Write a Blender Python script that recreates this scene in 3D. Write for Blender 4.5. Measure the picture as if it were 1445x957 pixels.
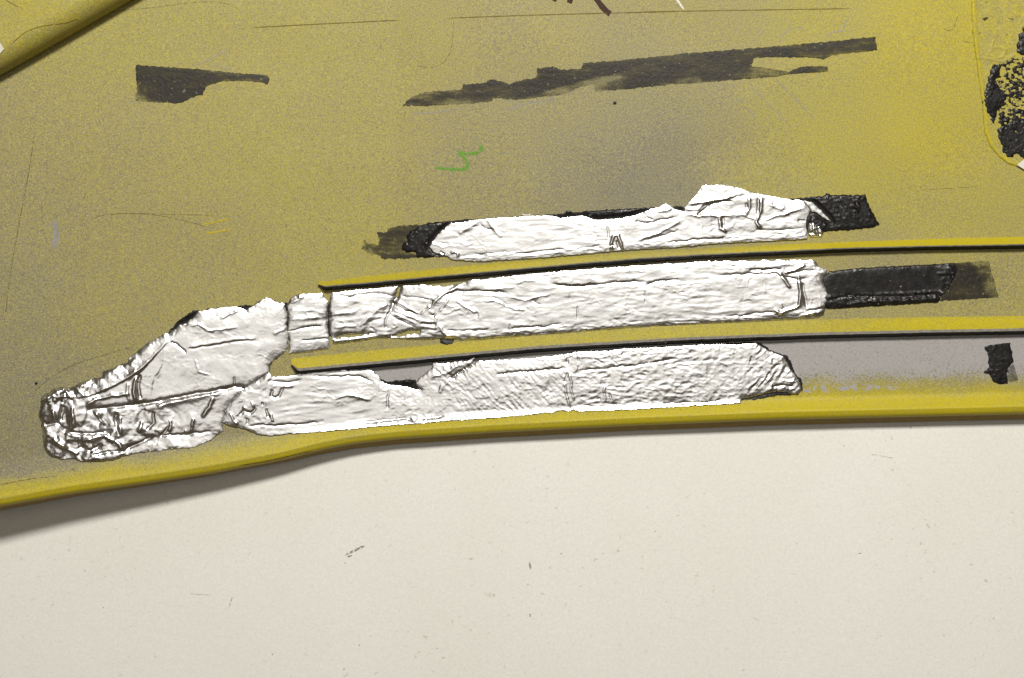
import bpy, math, random
import numpy as np
from math import radians

for o in list(bpy.data.objects):
    bpy.data.objects.remove(o)
scene = bpy.context.scene
C = scene.collection

# ------------------------------------------------------------------ camera
S = 0.0003            # metres per photo pixel on the panel plane
H = 0.65              # camera height above the panel plane
CX, CY = 722.5, 478.5
cam = bpy.data.cameras.new('camera')
cam.sensor_width = 36.0
cam.lens = 36.0 * H / (1445 * S)
cam.clip_start = 0.02
cam.clip_end = 50
co = bpy.data.objects.new('camera', cam)
C.objects.link(co)
co.location = (0, 0, H)
scene.camera = co

# ------------------------------------------------------------------ light
world = bpy.data.worlds.new('World')
scene.world = world
world.use_nodes = True
bg = world.node_tree.nodes['Background']
bg.inputs[0].default_value = (1.0, 0.75, 0.44, 1)
bg.inputs[1].default_value = 0.055

def area(name, loc, size, power, col, target=(0, 0, 0)):
    l = bpy.data.lights.new(name, 'AREA')
    l.shape = 'RECTANGLE'
    l.size, l.size_y = size
    l.energy = power
    l.color = col
    o = bpy.data.objects.new(name, l)
    C.objects.link(o)
    o.location = loc
    from mathutils import Vector
    d = Vector(target) - Vector(loc)
    o.rotation_euler = d.to_track_quat('-Z', 'Y').to_euler()
    return o

area('flash_lamp', (0.12, 0.72, 1.10), (0.20, 0.16), 19.2, (1.0, 0.965, 0.90), (0.03, 0.02, 0))
area('foil_fill', (-0.04, 0.08, 1.50), (1.45, 0.86), 3.3, (1.0, 0.97, 0.92), (-0.02, 0.03, 0))  # added unseen fill light, placed so the flat foil reflects white

scene.view_settings.view_transform = 'Standard'
scene.view_settings.look = 'None'
scene.view_settings.exposure = 0.0
scene.view_settings.gamma = 1.0
scene.view_settings.use_curve_mapping = False
scene.render.engine = 'CYCLES'
scene.cycles.max_bounces = 6

# ------------------------------------------------------------------ maths helpers
def sstep(a, b, x):
    t = np.clip((np.asarray(x, float) - a) / (b - a), 0, 1)
    return t * t * (3 - 2 * t)

def W(px, py, z):
    px = np.asarray(px, float); py = np.asarray(py, float); z = np.asarray(z, float)
    k = S * (H - z) / H
    return np.stack([(px - CX) * k, -(py - CY) * k, z + 0 * px], -1)

def Zm(x0, y0, s, pts):
    return [(x0 + x / s, y0 + y / s) for x, y in pts]
def A_(*p): return Zm(40, 500, 5.98, p)
def B_(*p): return Zm(180, 400, 5.983, p)
def C_(*p): return Zm(220, 500, 5.983, p)
def D_(*p): return Zm(390, 380, 5.983, p)
def E_(*p): return Zm(600, 360, 5.983, p)
def F_(*p): return Zm(1000, 350, 5.983, p)
def G_(*p): return Zm(420, 480, 4.817, p)
def H_(*p): return Zm(940, 240, 4.516, p)
def I_(*p): return Zm(500, 270, 5.983, p)
def J_(*p): return Zm(720, 270, 5.983, p)
def K_(*p): return Zm(560, 40, 4.787, p)
def L_(*p): return Zm(820, 40, 3.36, p)
def M_(*p): return Zm(700, 440, 5.558, p)
def N_(*p): return Zm(930, 440, 5.558, p)
def R_(*p): return Zm(1065, 340, 3.19, p)
def P_(*p): return Zm(0, 0, 3.44, p)
def T_(*p): return Zm(1360, 0, 3.83, p)
def U_(*p): return Zm(540, 0, 3.44, p)
def V_(*p): return Zm(0, 0, 6.57, p)
def Y_(*p): return Zm(900, 0, 3.44, p)

def _hash(ix, iy, seed):
    n = (ix.astype(np.int64) * 374761393 + iy.astype(np.int64) * 668265263 + seed * 1442695041) & 0xffffffff
    n = ((n ^ (n >> 13)) * 1274126177) & 0xffffffff
    n = (n ^ (n >> 16)) & 0xffffffff
    return n / 4294967295.0

def perlin(x, y, seed=0):
    x = np.asarray(x, float); y = np.asarray(y, float)
    ix = np.floor(x); iy = np.floor(y)
    fx = x - ix; fy = y - iy
    u = fx * fx * fx * (fx * (fx * 6 - 15) + 10); v = fy * fy * fy * (fy * (fy * 6 - 15) + 10)
    def g(dx, dy):
        a = _hash(ix + dx, iy + dy, seed) * 2 * np.pi
        return np.cos(a) * (fx - dx) + np.sin(a) * (fy - dy)
    n0 = g(0, 0) * (1 - u) + g(1, 0) * u
    n1 = g(0, 1) * (1 - u) + g(1, 1) * u
    return (n0 * (1 - v) + n1 * v) * 1.5

def fbm(x, y, seed=0, octv=3):
    s = 0; a = 1.0
    for k in range(octv):
        s = s + a * perlin(x * 2 ** k, y * 2 ** k, seed + 17 * k)
        a *= 0.5
    return s

def ridged(x, y, seed=0):
    return 1 - 2 * np.abs(perlin(x, y, seed))

def worley(x, y, seed=0):
    ix = np.floor(x); iy = np.floor(y)
    f1 = np.full(np.shape(x), 9.0); f2 = f1.copy(); tilt = np.zeros(np.shape(x))
    for dx in (-1, 0, 1):
        for dy in (-1, 0, 1):
            jx = ix + dx; jy = iy + dy
            cx = jx + _hash(jx, jy, seed); cy = jy + _hash(jx, jy, seed + 5)
            d = np.hypot(x - cx, y - cy)
            a = _hash(jx, jy, seed + 9) * 6.283
            tl = np.cos(a) * (x - cx) + np.sin(a) * (y - cy)
            new = d < f1
            f2 = np.where(new, f1, np.minimum(f2, d))
            tilt = np.where(new, tl, tilt)
            f1 = np.where(new, d, f1)
    return f1, f2, tilt

def seg_dist(px, py, pts, signed=False):
    pts = np.asarray(pts, float)
    best = np.full(px.shape, 1e9); sg = np.zeros(px.shape); tt = np.zeros(px.shape)
    n = len(pts) - 1
    for i in range(n):
        ax, ay = pts[i]; bx, by = pts[i + 1]
        ex, ey = bx - ax, by - ay
        L2 = ex * ex + ey * ey + 1e-9
        t = np.clip(((px - ax) * ex + (py - ay) * ey) / L2, 0, 1)
        dx = px - ax - t * ex; dy = py - ay - t * ey
        d = dx * dx + dy * dy
        m = d < best
        best = np.where(m, d, best)
        sg = np.where(m, ex * dy - ey * dx, sg)
        tt = np.where(m, (i + t) / n, tt)
    return np.sqrt(best), np.sign(sg), tt

def poly_sdf(px, py, poly):           # positive inside
    poly = list(poly)
    d, _, _ = seg_dist(px, py, poly + [poly[0]])
    inside = np.zeros(px.shape, bool)
    n = len(poly)
    for i in range(n):
        x1, y1 = poly[i]; x2, y2 = poly[(i + 1) % n]
        if y1 == y2: continue
        c = ((y1 > py) != (y2 > py)) & (px < (x2 - x1) * (py - y1) / (y2 - y1) + x1)
        inside ^= c
    return np.where(inside, d, -d)

def smooth_curve(pts, xs, win=25):
    p = np.array(pts, float)
    f = np.interp(np.arange(xs[0] - 80, xs[-1] + 80, 1.0), p[:, 0], p[:, 1])
    # linear extrapolation at both ends
    gx = np.arange(xs[0] - 80, xs[-1] + 80, 1.0)
    s0 = (p[1, 1] - p[0, 1]) / (p[1, 0] - p[0, 0]); s1 = (p[-1, 1] - p[-2, 1]) / (p[-1, 0] - p[-2, 0])
    f = np.where(gx < p[0, 0], p[0, 1] + s0 * (gx - p[0, 0]), f)
    f = np.where(gx > p[-1, 0], p[-1, 1] + s1 * (gx - p[-1, 0]), f)
    k = np.hanning(2 * win + 1); k /= k.sum()
    f = np.convolve(np.pad(f, win, mode='edge'), k, 'valid')
    return np.interp(xs, gx, f)

# ------------------------------------------------------------------ panel form
LIP = [(-300, 766), (0, 715), (100, 697), (200, 683), (300, 668), (400, 649), (450, 636), (500, 626.5), (560, 620), (700, 610.5),
       (900, 600.5), (1100, 592.5), (1300, 588), (1445, 584.5), (1750, 578)]
_lx = np.arange(-320, 1780, 2.0)
_ly = smooth_curve(LIP, _lx, 30)
def lipY(px): return np.interp(px, _lx, _ly)

def lift(px):
    t = np.clip((560 - np.asarray(px, float)) / 560, 0, 1.6)
    return 0.0165 * (t ** 1.15)

def zp(px, py):                        # height of the panel surface, metres
    px = np.asarray(px, float); py = np.asarray(py, float)
    e = lipY(px) - py
    w = 33 + 35 * sstep(560, 120, px)
    z = lift(px) + 0.0030 * sstep(w, 9, e)
    r = 8.0
    q = np.clip((r - e) / r, 0, 1)
    z = z - 0.0030 * (1 - np.sqrt(np.clip(1 - q * q, 0, 1)))
    z = z + 0.00045 * np.exp(-((e - 11.5) / 3.2) ** 2)
    z = z + 0.00035 * fbm(px / 210, py / 170, 3, 2)
    return z

# ------------------------------------------------------------------ object helpers
def link(name, me, mat=None, parent=None):
    o = bpy.data.objects.new(name, me)
    C.objects.link(o)
    if mat: me.materials.append(mat)
    if parent: o.parent = parent
    return o

def np_mesh(name, v, f, attrs=None, smooth=True):
    me = bpy.data.meshes.new(name)
    f = np.asarray(f)
    nf, k = f.shape
    me.vertices.add(len(v)); me.vertices.foreach_set('co', np.asarray(v, np.float32).ravel())
    me.loops.add(nf * k); me.loops.foreach_set('vertex_index', f.astype(np.int32).ravel())
    me.polygons.add(nf)
    me.polygons.foreach_set('loop_start', np.arange(0, nf * k, k, dtype=np.int32))
    me.polygons.foreach_set('use_smooth', np.full(nf, smooth))
    me.update(calc_edges=True)
    for an, av in (attrs or {}).items():
        a = me.attributes.new(an, 'FLOAT', 'POINT')
        a.data.foreach_set('value', np.asarray(av, np.float32))
    me.validate()
    return me

def empty(name, loc, label, cat, group=None):
    o = bpy.data.objects.new(name, None)
    o.empty_display_size = 0.01
    C.objects.link(o)
    tag(o, label, cat, group)
    return o

def tag(o, label, cat, group=None):
    o['label'] = label; o['category'] = cat
    if group: o['group'] = group

def field_mesh(name, bbox, step, field, height, skirt=0.0, attrs=None):
    """grid over bbox (px), kept where field > 0, rim snapped on to field = 0, raised by height(px,py,f) metres above the panel"""
    xs = np.arange(bbox[0], bbox[2] + step, step); ys = np.arange(bbox[1], bbox[3] + step, step)
    X, Yy = np.meshgrid(xs, ys)
    f = field(X, Yy)
    gy, gx = np.gradient(f, step)
    ins = f > 0
    cell = ins[:-1, :-1] | ins[1:, :-1] | ins[:-1, 1:] | ins[1:, 1:]
    used = np.zeros(X.shape, bool)
    used[:-1, :-1] |= cell; used[1:, :-1] |= cell; used[:-1, 1:] |= cell; used[1:, 1:] |= cell
    out = used & ~ins
    g2 = np.maximum(gx * gx + gy * gy, 0.05)
    mv = np.clip(f / g2, -3 * step, 0)
    dx = np.clip(-mv * gx, -1.3 * step, 1.3 * step); dy = np.clip(-mv * gy, -1.3 * step, 1.3 * step)
    X2 = np.where(out, X + dx, X); Y2 = np.where(out, Yy + dy, Yy)
    fe = np.where(out, 0.0, np.maximum(f, 0))
    idx = -np.ones(X.shape, int); idx[used] = np.arange(used.sum())
    px = X2[used]; py = Y2[used]; fv = fe[used]
    z = zp(px, py) + height(px, py, fv)
    v = W(px, py, z)
    ci = np.argwhere(cell)
    a = idx[ci[:, 0], ci[:, 1]]; b = idx[ci[:, 0], ci[:, 1] + 1]; c = idx[ci[:, 0] + 1, ci[:, 1] + 1]; d = idx[ci[:, 0] + 1, ci[:, 1]]
    faces = np.stack([a, d, c, b], 1)
    at = {k: fn(px, py, fv) for k, fn in (attrs or {}).items()}
    if skirt > 0:
        e = np.concatenate([faces[:, [0, 1]], faces[:, [1, 2]], faces[:, [2, 3]], faces[:, [3, 0]]])
        key = np.sort(e, 1); kk = key[:, 0] * (len(v) + 1) + key[:, 1]
        _, inv, cnt = np.unique(kk, return_inverse=True, return_counts=True)
        be = e[cnt[inv] == 1]
        bv = np.unique(be)
        mp = -np.ones(len(v), int); mp[bv] = len(v) + np.arange(len(bv))
        zz = np.maximum(z[bv] - skirt, zp(px[bv], py[bv]) - 0.0001)
        v = np.concatenate([v, np.column_stack([v[bv, 0], v[bv, 1], zz])])
        faces = np.concatenate([faces, np.stack([be[:, 1], be[:, 0], mp[be[:, 0]], mp[be[:, 1]]], 1)])
        at = {k: np.concatenate([q, q[bv]]) for k, q in at.items()}
    return np_mesh(name, v, faces, at)

def bbox(*polys, pad=4):
    p = np.concatenate([np.array(q, float) for q in polys])
    return (p[:, 0].min() - pad, p[:, 1].min() - pad, p[:, 0].max() + pad, p[:, 1].max() + pad)

# ------------------------------------------------------------------ materials
def new_mat(name):
    m = bpy.data.materials.new(name); m.use_nodes = True
    nt = m.node_tree; nt.nodes.clear()
    out = nt.nodes.new('ShaderNodeOutputMaterial')
    b = nt.nodes.new('ShaderNodeBsdfPrincipled')
    nt.links.new(b.outputs[0], out.inputs[0])
    return m, nt, b, out

def node(nt, typ, **kw):
    n = nt.nodes.new(typ)
    for k, v in kw.items():
        if k.startswith('i_'):
            key = k[2:]
            key = int(key) if key.isdigit() else key
            n.inputs[key].default_value = v
        else: setattr(n, k, v)
    return n

def noise(nt, scale, detail=2, rough=0.5, vec=None):
    n = node(nt, 'ShaderNodeTexNoise'); n.inputs['Scale'].default_value = scale
    n.inputs['Detail'].default_value = detail; n.inputs['Roughness'].default_value = rough
    if vec is not None: nt.links.new(vec, n.inputs['Vector'])
    return n.outputs[0]

def mth(nt, op, a, b=None, clamp=False):
    n = nt.nodes.new('ShaderNodeMath'); n.operation = op; n.use_clamp = clamp
    for i, q in enumerate((a, b)):
        if q is None: continue
        if isinstance(q, (int, float)): n.inputs[i].default_value = q
        else: nt.links.new(q, n.inputs[i])
    return n.outputs[0]

def ramp(nt, fac, stops, interp='LINEAR'):
    n = nt.nodes.new('ShaderNodeValToRGB'); n.color_ramp.interpolation = interp
    el = n.color_ramp.elements
    while len(el) < len(stops): el.new(0.5)
    for e, (p, c) in zip(el, stops):
        e.position = p
        e.color = (c, c, c, 1) if isinstance(c, (int, float)) else (*c, 1)
    nt.links.new(fac, n.inputs[0])
    return n.outputs[0]

def mix(nt, fac, a, b, mode='MIX'):
    n = nt.nodes.new('ShaderNodeMix'); n.data_type = 'RGBA'; n.blend_type = mode
    for key, q in ((0, fac), (6, a), (7, b)):
        if isinstance(q, (int, float)): n.inputs[key].default_value = q
        elif isinstance(q, tuple): n.inputs[key].default_value = (*q, 1)
        else: nt.links.new(q, n.inputs[key])
    return n.outputs[2]

def bump(nt, b, h, strength, dist):
    n = nt.nodes.new('ShaderNodeBump'); n.inputs['Strength'].default_value = strength; n.inputs['Distance'].default_value = dist
    nt.links.new(h, n.inputs['Height']); nt.links.new(n.outputs[0], b.inputs['Normal'])

def objvec(nt):
    t = nt.nodes.new('ShaderNodeTexCoord'); return t.outputs['Object']

PRIMER = (0.268, 0.245, 0.250)
TAN = (0.400, 0.335, 0.130)
YELLOW = (0.600, 0.445, 0.022)

def make_paint():
    m, nt, b, out = new_mat('speckled_yellow_paint')
    v = objvec(nt)
    at = node(nt, 'ShaderNodeAttribute', attribute_name='spray').outputs['Fac']
    fine = noise(nt, 2000, 2, 0.7, v)
    mid = noise(nt, 640, 2, 0.6, v)
    blot = noise(nt, 22, 4, 0.6, v)
    # spray coverage broken into droplets
    x = mth(nt, 'ADD', at, mth(nt, 'MULTIPLY', mth(nt, 'SUBTRACT', blot, 0.5), 0.22))
    x = mth(nt, 'ADD', x, mth(nt, 'MULTIPLY', mth(nt, 'SUBTRACT', fine, 0.5), 1.25))
    x = mth(nt, 'ADD', x, mth(nt, 'MULTIPLY', mth(nt, 'SUBTRACT', mid, 0.5), 0.45))
    col = ramp(nt, x, [(0.0, (0.180, 0.168, 0.132)), (0.20, (0.230, 0.208, 0.134)), (0.45, (0.320, 0.282, 0.100)), (0.72, (0.378, 0.325, 0.050)), (1.0, (0.485, 0.395, 0.008))])
    # primer flakes showing through where spray never stuck
    pr = node(nt, 'ShaderNodeAttribute', attribute_name='flake').outputs['Fac']
    fl = noise(nt, 260, 3, 0.6, v)
    fm = ramp(nt, mth(nt, 'ADD', mth(nt, 'SUBTRACT', fl, 0.5), pr), [(0.50, 0.0), (0.56, 1.0)])
    br = node(nt, 'ShaderNodeAttribute', attribute_name='bare').outputs['Fac']
    bx_ = mth(nt, 'ADD', br, mth(nt, 'MULTIPLY', mth(nt, 'SUBTRACT', noise(nt, 1000, 2, 0.65, v), 0.5), 1.1))
    bx_ = mth(nt, 'ADD', bx_, mth(nt, 'MULTIPLY', mth(nt, 'SUBTRACT', noise(nt, 60, 3, 0.6, v), 0.5), 0.3))
    fm = mth(nt, 'MAXIMUM', fm, ramp(nt, bx_, [(0.34, 0.0), (0.66, 1.0)]))
    col = mix(nt, fm, col, mix(nt, ramp(nt, fine, [(0.3, 0.0), (0.7, 1.0)]), (0.325, 0.312, 0.31), (0.385, 0.372, 0.368)))
    # dark overspray grains
    sp = noise(nt, 1500, 2, 0.6, mth_vec(nt, v, (3.1, 1.7, 0)))
    dk = ramp(nt, sp, [(0.58, 0.0), (0.70, 1.0)])
    dk = mth(nt, 'MULTIPLY', dk, ramp(nt, at, [(0.1, 0.6), (0.55, 0.5), (0.85, 0.25), (1.0, 0.04)]))
    col = mix(nt, dk, col, (0.115, 0.098, 0.058))
    pale = ramp(nt, noise(nt, 1150, 0, 0.5, mth_vec(nt, v, (0.4, 5.7, 0))), [(0.70, 0.0), (0.80, 0.35)])
    col = mix(nt, pale, col, (0.46, 0.42, 0.25))
    lum = ramp(nt, noise(nt, 1650, 2, 0.7, mth_vec(nt, v, (11.0, 4.0, 0))), [(0.28, 0.64), (0.5, 1.0), (0.72, 1.33)])
    lmix = ramp(nt, at, [(0.0, 1.0), (0.6, 0.9), (0.85, 0.6), (1.0, 0.2)])
    lmix = mth(nt, 'MULTIPLY', lmix, mth(nt, 'SUBTRACT', 1.0, mth(nt, 'MULTIPLY', fm, 0.75)))
    col = mix(nt, lmix, col, lum, 'MULTIPLY')
    # grimy specks
    gr = ramp(nt, noise(nt, 300, 2, 0.5, mth_vec(nt, v, (7.4, 2.7, 0))), [(0.74, 0.0), (0.78, 0.6)])
    col = mix(nt, gr, col, (0.10, 0.085, 0.05))
    nt.links.new(col, b.inputs['Base Color'])
    b.inputs['Roughness'].default_value = 0.52
    b.inputs['Specular IOR Level'].default_value = 0.26
    bump(nt, b, mth(nt, 'ADD', fine, mth(nt, 'MULTIPLY', mid, 0.8)), 0.35, 0.00012)
    return m

def mth_vec(nt, v, off):
    n = nt.nodes.new('ShaderNodeVectorMath'); n.operation = 'ADD'
    nt.links.new(v, n.inputs[0]); n.inputs[1].default_value = off
    return n.outputs[0]

def make_foil():
    m, nt, b, out = new_mat('aluminium_foil')
    v = objvec(nt)
    n1 = noise(nt, 260, 3, 0.6, v)
    col = ramp(nt, n1, [(0.3, (0.78, 0.775, 0.765)), (0.7, (0.88, 0.878, 0.87))])
    gr = ramp(nt, noise(nt, 420, 3, 0.65, mth_vec(nt, v, (2.4, 8.8, 0))), [(0.69, 0.0), (0.75, 0.75)])
    col = mix(nt, gr, col, (0.42, 0.39, 0.34))
    nt.links.new(col, b.inputs['Base Color'])
    b.inputs['Metallic'].default_value = 1.0
    r = ramp(nt, noise(nt, 120, 3, 0.6, v), [(0.3, 0.22), (0.7, 0.35)])
    nt.links.new(r, b.inputs['Roughness'])
    bump(nt, b, noise(nt, 900, 3, 0.6, v), 0.16, 0.0002)
    return m

def make_butyl():
    m, nt, b, out = new_mat('black_butyl')
    v = objvec(nt)
    n1 = noise(nt, 500, 3, 0.6, v)
    col = ramp(nt, n1, [(0.35, (0.008, 0.0075, 0.0075)), (0.75, (0.022, 0.020, 0.019))])
    gl = ramp(nt, noise(nt, 620, 2, 0.6, mth_vec(nt, v, (1.3, 6.1, 0))), [(0.69, 0.0), (0.74, 0.75)])  # sparse glints painted as pale specks in the butyl colour
    gm = ramp(nt, noise(nt, 60, 3, 0.6, mth_vec(nt, v, (9.3, 4.1, 0))), [(0.45, 0.1), (0.6, 1.0)])
    col = mix(nt, mth(nt, 'MULTIPLY', gl, gm), col, (0.42, 0.42, 0.43))
    nt.links.new(col, b.inputs['Base Color'])
    r = ramp(nt, noise(nt, 200, 2, 0.6, v), [(0.4, 0.46), (0.62, 0.22)])
    nt.links.new(r, b.inputs['Roughness'])
    b.inputs['Specular IOR Level'].default_value = 0.22
    bump(nt, b, noise(nt, 600, 3, 0.65, v), 0.3, 0.0005)
    return m

def make_residue():
    m, nt, b, out = new_mat('smeared_adhesive')
    v = objvec(nt)
    at = node(nt, 'ShaderNodeAttribute', attribute_name='cover').outputs['Fac']
    n1 = noise(nt, 900, 3, 0.65, v)
    mp = nt.nodes.new('ShaderNodeMapping'); mp.inputs['Rotation'].default_value = (0, 0, -0.11); mp.inputs['Scale'].default_value = (1, 3.5, 1); nt.links.new(v, mp.inputs[0])
    st = noise(nt, 70, 4, 0.65, mp.outputs[0])
    a = mth(nt, 'ADD', at, mth(nt, 'MULTIPLY', mth(nt, 'SUBTRACT', n1, 0.5), 0.8))
    a = mth(nt, 'ADD', a, mth(nt, 'MULTIPLY', mth(nt, 'SUBTRACT', st, 0.5), 1.15))
    s2 = noise(nt, 35, 3, 0.6, mp.outputs[0])
    a = mth(nt, 'ADD', a, mth(nt, 'MULTIPLY', mth(nt, 'SUBTRACT', s2, 0.5), 0.9))
    a = ramp(nt, a, [(0.0, 0.20), (0.45, 0.70), (0.8, 0.93), (1.0, 0.97)])
    col = ramp(nt, n1, [(0.3, (0.012, 0.0105, 0.008)), (0.7, (0.040, 0.035, 0.026))])
    wh = ramp(nt, noise(nt, 700, 1, 0.5, mth_vec(nt, v, (5, 1, 0))), [(0.70, 0.0), (0.75, 0.8)])
    col = mix(nt, wh, col, (0.24, 0.22, 0.17))
    nt.links.new(col, b.inputs['Base Color'])
    b.inputs['Roughness'].default_value = 0.45
    b.inputs['Specular IOR Level'].default_value = 0.2
    bump(nt, b, n1, 0.45, 0.0003)
    tr = nt.nodes.new('ShaderNodeBsdfTransparent'); mx = nt.nodes.new('ShaderNodeMixShader')
    nt.links.new(a, mx.inputs[0]); nt.links.new(tr.outputs[0], mx.inputs[1]); nt.links.new(b.outputs[0], mx.inputs[2])
    nt.links.new(mx.outputs[0], out.inputs[0])
    return m

def make_table():
    m, nt, b, out = new_mat('off_white_laminate')
    v = objvec(nt)
    base = ramp(nt, noise(nt, 9, 4, 0.6, v), [(0.3, (0.755, 0.748, 0.690)), (0.7, (0.790, 0.786, 0.735))])
    gr = ramp(nt, noise(nt, 900, 2, 0.6, v), [(0.25, 0.93), (0.75, 1.05)])
    col = mix(nt, 1.0, base, gr, 'MULTIPLY')
    mk = ramp(nt, noise(nt, 14, 3, 0.6, mth_vec(nt, v, (4, 9, 0))), [(0.40, 0.15), (0.62, 1.0)])
    sp = ramp(nt, noise(nt, 380, 2, 0.55, mth_vec(nt, v, (1, 2, 0))), [(0.67, 0.0), (0.76, 0.42)])
    col = mix(nt, mth(nt, 'MULTIPLY', sp, mk), col, (0.30, 0.26, 0.20))
    sp2 = ramp(nt, noise(nt, 300, 2, 0.5, mth_vec(nt, v, (8, 3, 0))), [(0.765, 0.0), (0.78, 0.7)])
    col = mix(nt, sp2, col, (0.16, 0.13, 0.10))
    # hair-fine scratches
    for k, (rot, sc) in enumerate(((0.3, 26), (-0.5, 31), (1.2, 22))):
        mp = nt.nodes.new('ShaderNodeMapping'); mp.inputs['Rotation'].default_value = (0, 0, rot); mp.inputs['Scale'].default_value = (1, 14, 1)
        mp.inputs['Location'].default_value = (k * 3.1, k * 1.7, 0)
        nt.links.new(v, mp.inputs[0])
        s = noise(nt, sc, 2, 0.4, mp.outputs[0])
        ln = ramp(nt, s, [(0.4965, 0.0), (0.5, 1.0), (0.5035, 0.0)])
        msk = ramp(nt, noise(nt, 18, 2, 0.5, mth_vec(nt, v, (k * 7.7, 0, 0))), [(0.60, 0.0), (0.72, 0.2)])
        col = mix(nt, mth(nt, 'MULTIPLY', ln, msk), col, (0.42, 0.38, 0.31))
    nt.links.new(col, b.inputs['Base Color'])
    b.inputs['Roughness'].default_value = 0.5
    b.inputs['Specular IOR Level'].default_value = 0.3
    bump(nt, b, noise(nt, 1200, 2, 0.5, v), 0.12, 0.0001)
    return m

def make_flat(name, col, rough=0.6, var=0.25, scale=700):
    m, nt, b, out = new_mat(name)
    v = objvec(nt)
    n1 = noise(nt, scale, 2, 0.6, v)
    lo = tuple(c * (1 - var) for c in col); hi = tuple(min(1, c * (1 + var)) for c in col)
    nt.links.new(ramp(nt, n1, [(0.3, lo), (0.7, hi)]), b.inputs['Base Color'])
    b.inputs['Roughness'].default_value = rough
    b.inputs['Specular IOR Level'].default_value = 0.3
    return m

def make_mark(name, col, density, scale=900):
    m, nt, b, out = new_mat(name)
    v = objvec(nt)
    n1 = noise(nt, scale, 2, 0.6, v)
    lo = tuple(c * 0.8 for c in col)
    nt.links.new(ramp(nt, n1, [(0.3, lo), (0.7, col)]), b.inputs['Base Color'])
    b.inputs['Roughness'].default_value = 0.55
    b.inputs['Specular IOR Level'].default_value = 0.2
    a = ramp(nt, n1, [(0.62 - 0.5 * density, 0.0), (0.80 - 0.5 * density, min(1, density * 1.15))])
    tr = nt.nodes.new('ShaderNodeBsdfTransparent'); mx = nt.nodes.new('ShaderNodeMixShader')
    nt.links.new(a, mx.inputs[0]); nt.links.new(tr.outputs[0], mx.inputs[1]); nt.links.new(b.outputs[0], mx.inputs[2])
    nt.links.new(mx.outputs[0], out.inputs[0])
    return m

M_PAINT = make_paint(); M_FOIL = make_foil(); M_BUTYL = make_butyl(); M_RES = make_residue(); M_TABLE = make_table()
M_EDGE = make_flat('raw_plastic_edge', (0.30, 0.285, 0.255), 0.5)
M_RIB_SHADE = make_flat('rib_shade_black', (0.016, 0.014, 0.013), 0.6)  # near-black back of the ribs, standing in for their shadow
M_WALL_SHADE = make_flat('shade_tinted_wall_paint', (0.26, 0.165, 0.018), 0.6, 0.12, 300)  # yellow lip wall darkened in its colour to look shaded
M_GREEN = make_mark('green_wax_pencil', (0.16, 0.35, 0.045), 0.78)
M_BROWN = make_flat('brown_marker', (0.042, 0.020, 0.012), 0.7)
M_WHITE = make_flat('white_paper', (0.66, 0.63, 0.56), 0.6, 0.05)
M_SCRATCH = make_mark('pale_scratch', (0.40, 0.39, 0.40), 0.55)
M_WSCR = make_mark('white_scratch', (0.78, 0.76, 0.70), 0.95)
M_LINE = make_mark('mould_line_shade', (0.20, 0.145, 0.02), 0.7)
M_FAINT = make_mark('faint_mould_line', (0.18, 0.145, 0.05), 0.47)
M_YLINE = make_mark('yellow_crayon', (0.60, 0.47, 0.02), 0.72)
M_FSCUFF = make_mark('faint_scuff', (0.36, 0.33, 0.27), 0.5)
M_SCUFF = make_mark('grey_scuff', (0.20, 0.18, 0.15), 0.5)

# ------------------------------------------------------------------ table
TABLE_Z = -0.0064
def build_table():
    xs = np.linspace(-1.0, 1.0, 41); ys = np.linspace(-1.0, 0.7, 35)
    X, Yy = np.meshgrid(xs, ys)
    v = np.column_stack([X.ravel(), Yy.ravel(), np.full(X.size, TABLE_Z)])
    n = len(xs)
    i = np.arange(len(ys) - 1)[:, None] * n + np.arange(n - 1)[None]
    f = np.stack([i, i + 1, i + 1 + n, i + n], -1).reshape(-1, 4)
    o = link('table_top', np_mesh('table_top', v, f), M_TABLE)
    o['kind'] = 'structure'
    o['label'] = 'off white laminate table top with specks and fine scratches'
    return o
table = build_table()

# ------------------------------------------------------------------ trim panel
panel = empty('vehicle_trim', (0, 0, 0), 'large yellow speckled plastic trim piece lying face down on the white table', 'car trim')
panel['kind'] = 'thing'

CTRL = np.array([
    (0, 0, .62), (190, 50, .55), (400, 60, .56), (600, 60, .50), (800, 60, .45), (1000, 40, .45), (1150, 40, .64), (1300, 60, .78), (1420, 60, .86),
    (20, 170, .40), (150, 200, .45), (300, 220, .50), (500, 200, .52), (700, 220, .36), (790, 270, .26), (800, 160, .36), (850, 220, .24), (950, 200, .18), (1030, 190, .30), (1060, 240, .50), (1150, 210, .72),
    (1300, 200, .78), (1400, 280, .66), (20, 300, .37), (200, 300, .42), (400, 300, .52), (500, 330, .55), (700, 260, .36), (880, 270, .16), (960, 270, .16),
    (1090, 265, .50), (1200, 255, .68), (1300, 310, .60), (1400, 320, .60), (20, 420, .32), (150, 420, .42), (300, 400, .46), (420, 390, .50), (600, 470, .42),
    (1000, 365, .32), (1250, 365, .30), (1420, 365, .34), (1300, 440, .44), (1440, 420, .46), (1200, 455, .40), (10, 520, .27), (40, 620, .18), (100, 640, .16),
    (200, 640, .26), (350, 600, .30), (450, 480, .42), (760, 480, .40), (1000, 130, .34), (1080, 140, .60), (900, 130, .30), (-200, 100, .5), (-200, 400, .36), (1650, 100, .85), (1650, 400, .5), (700, -250, .5)], float)
def spray_idw(px, py):
    num = np.zeros(px.shape); den = np.zeros(px.shape)
    for x, y, s in CTRL:
        w = 1.0 / (((px - x) ** 2 + (py - y) ** 2) + 1800.0) ** 1.7
        num += w * s; den += w
    return num / den

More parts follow.
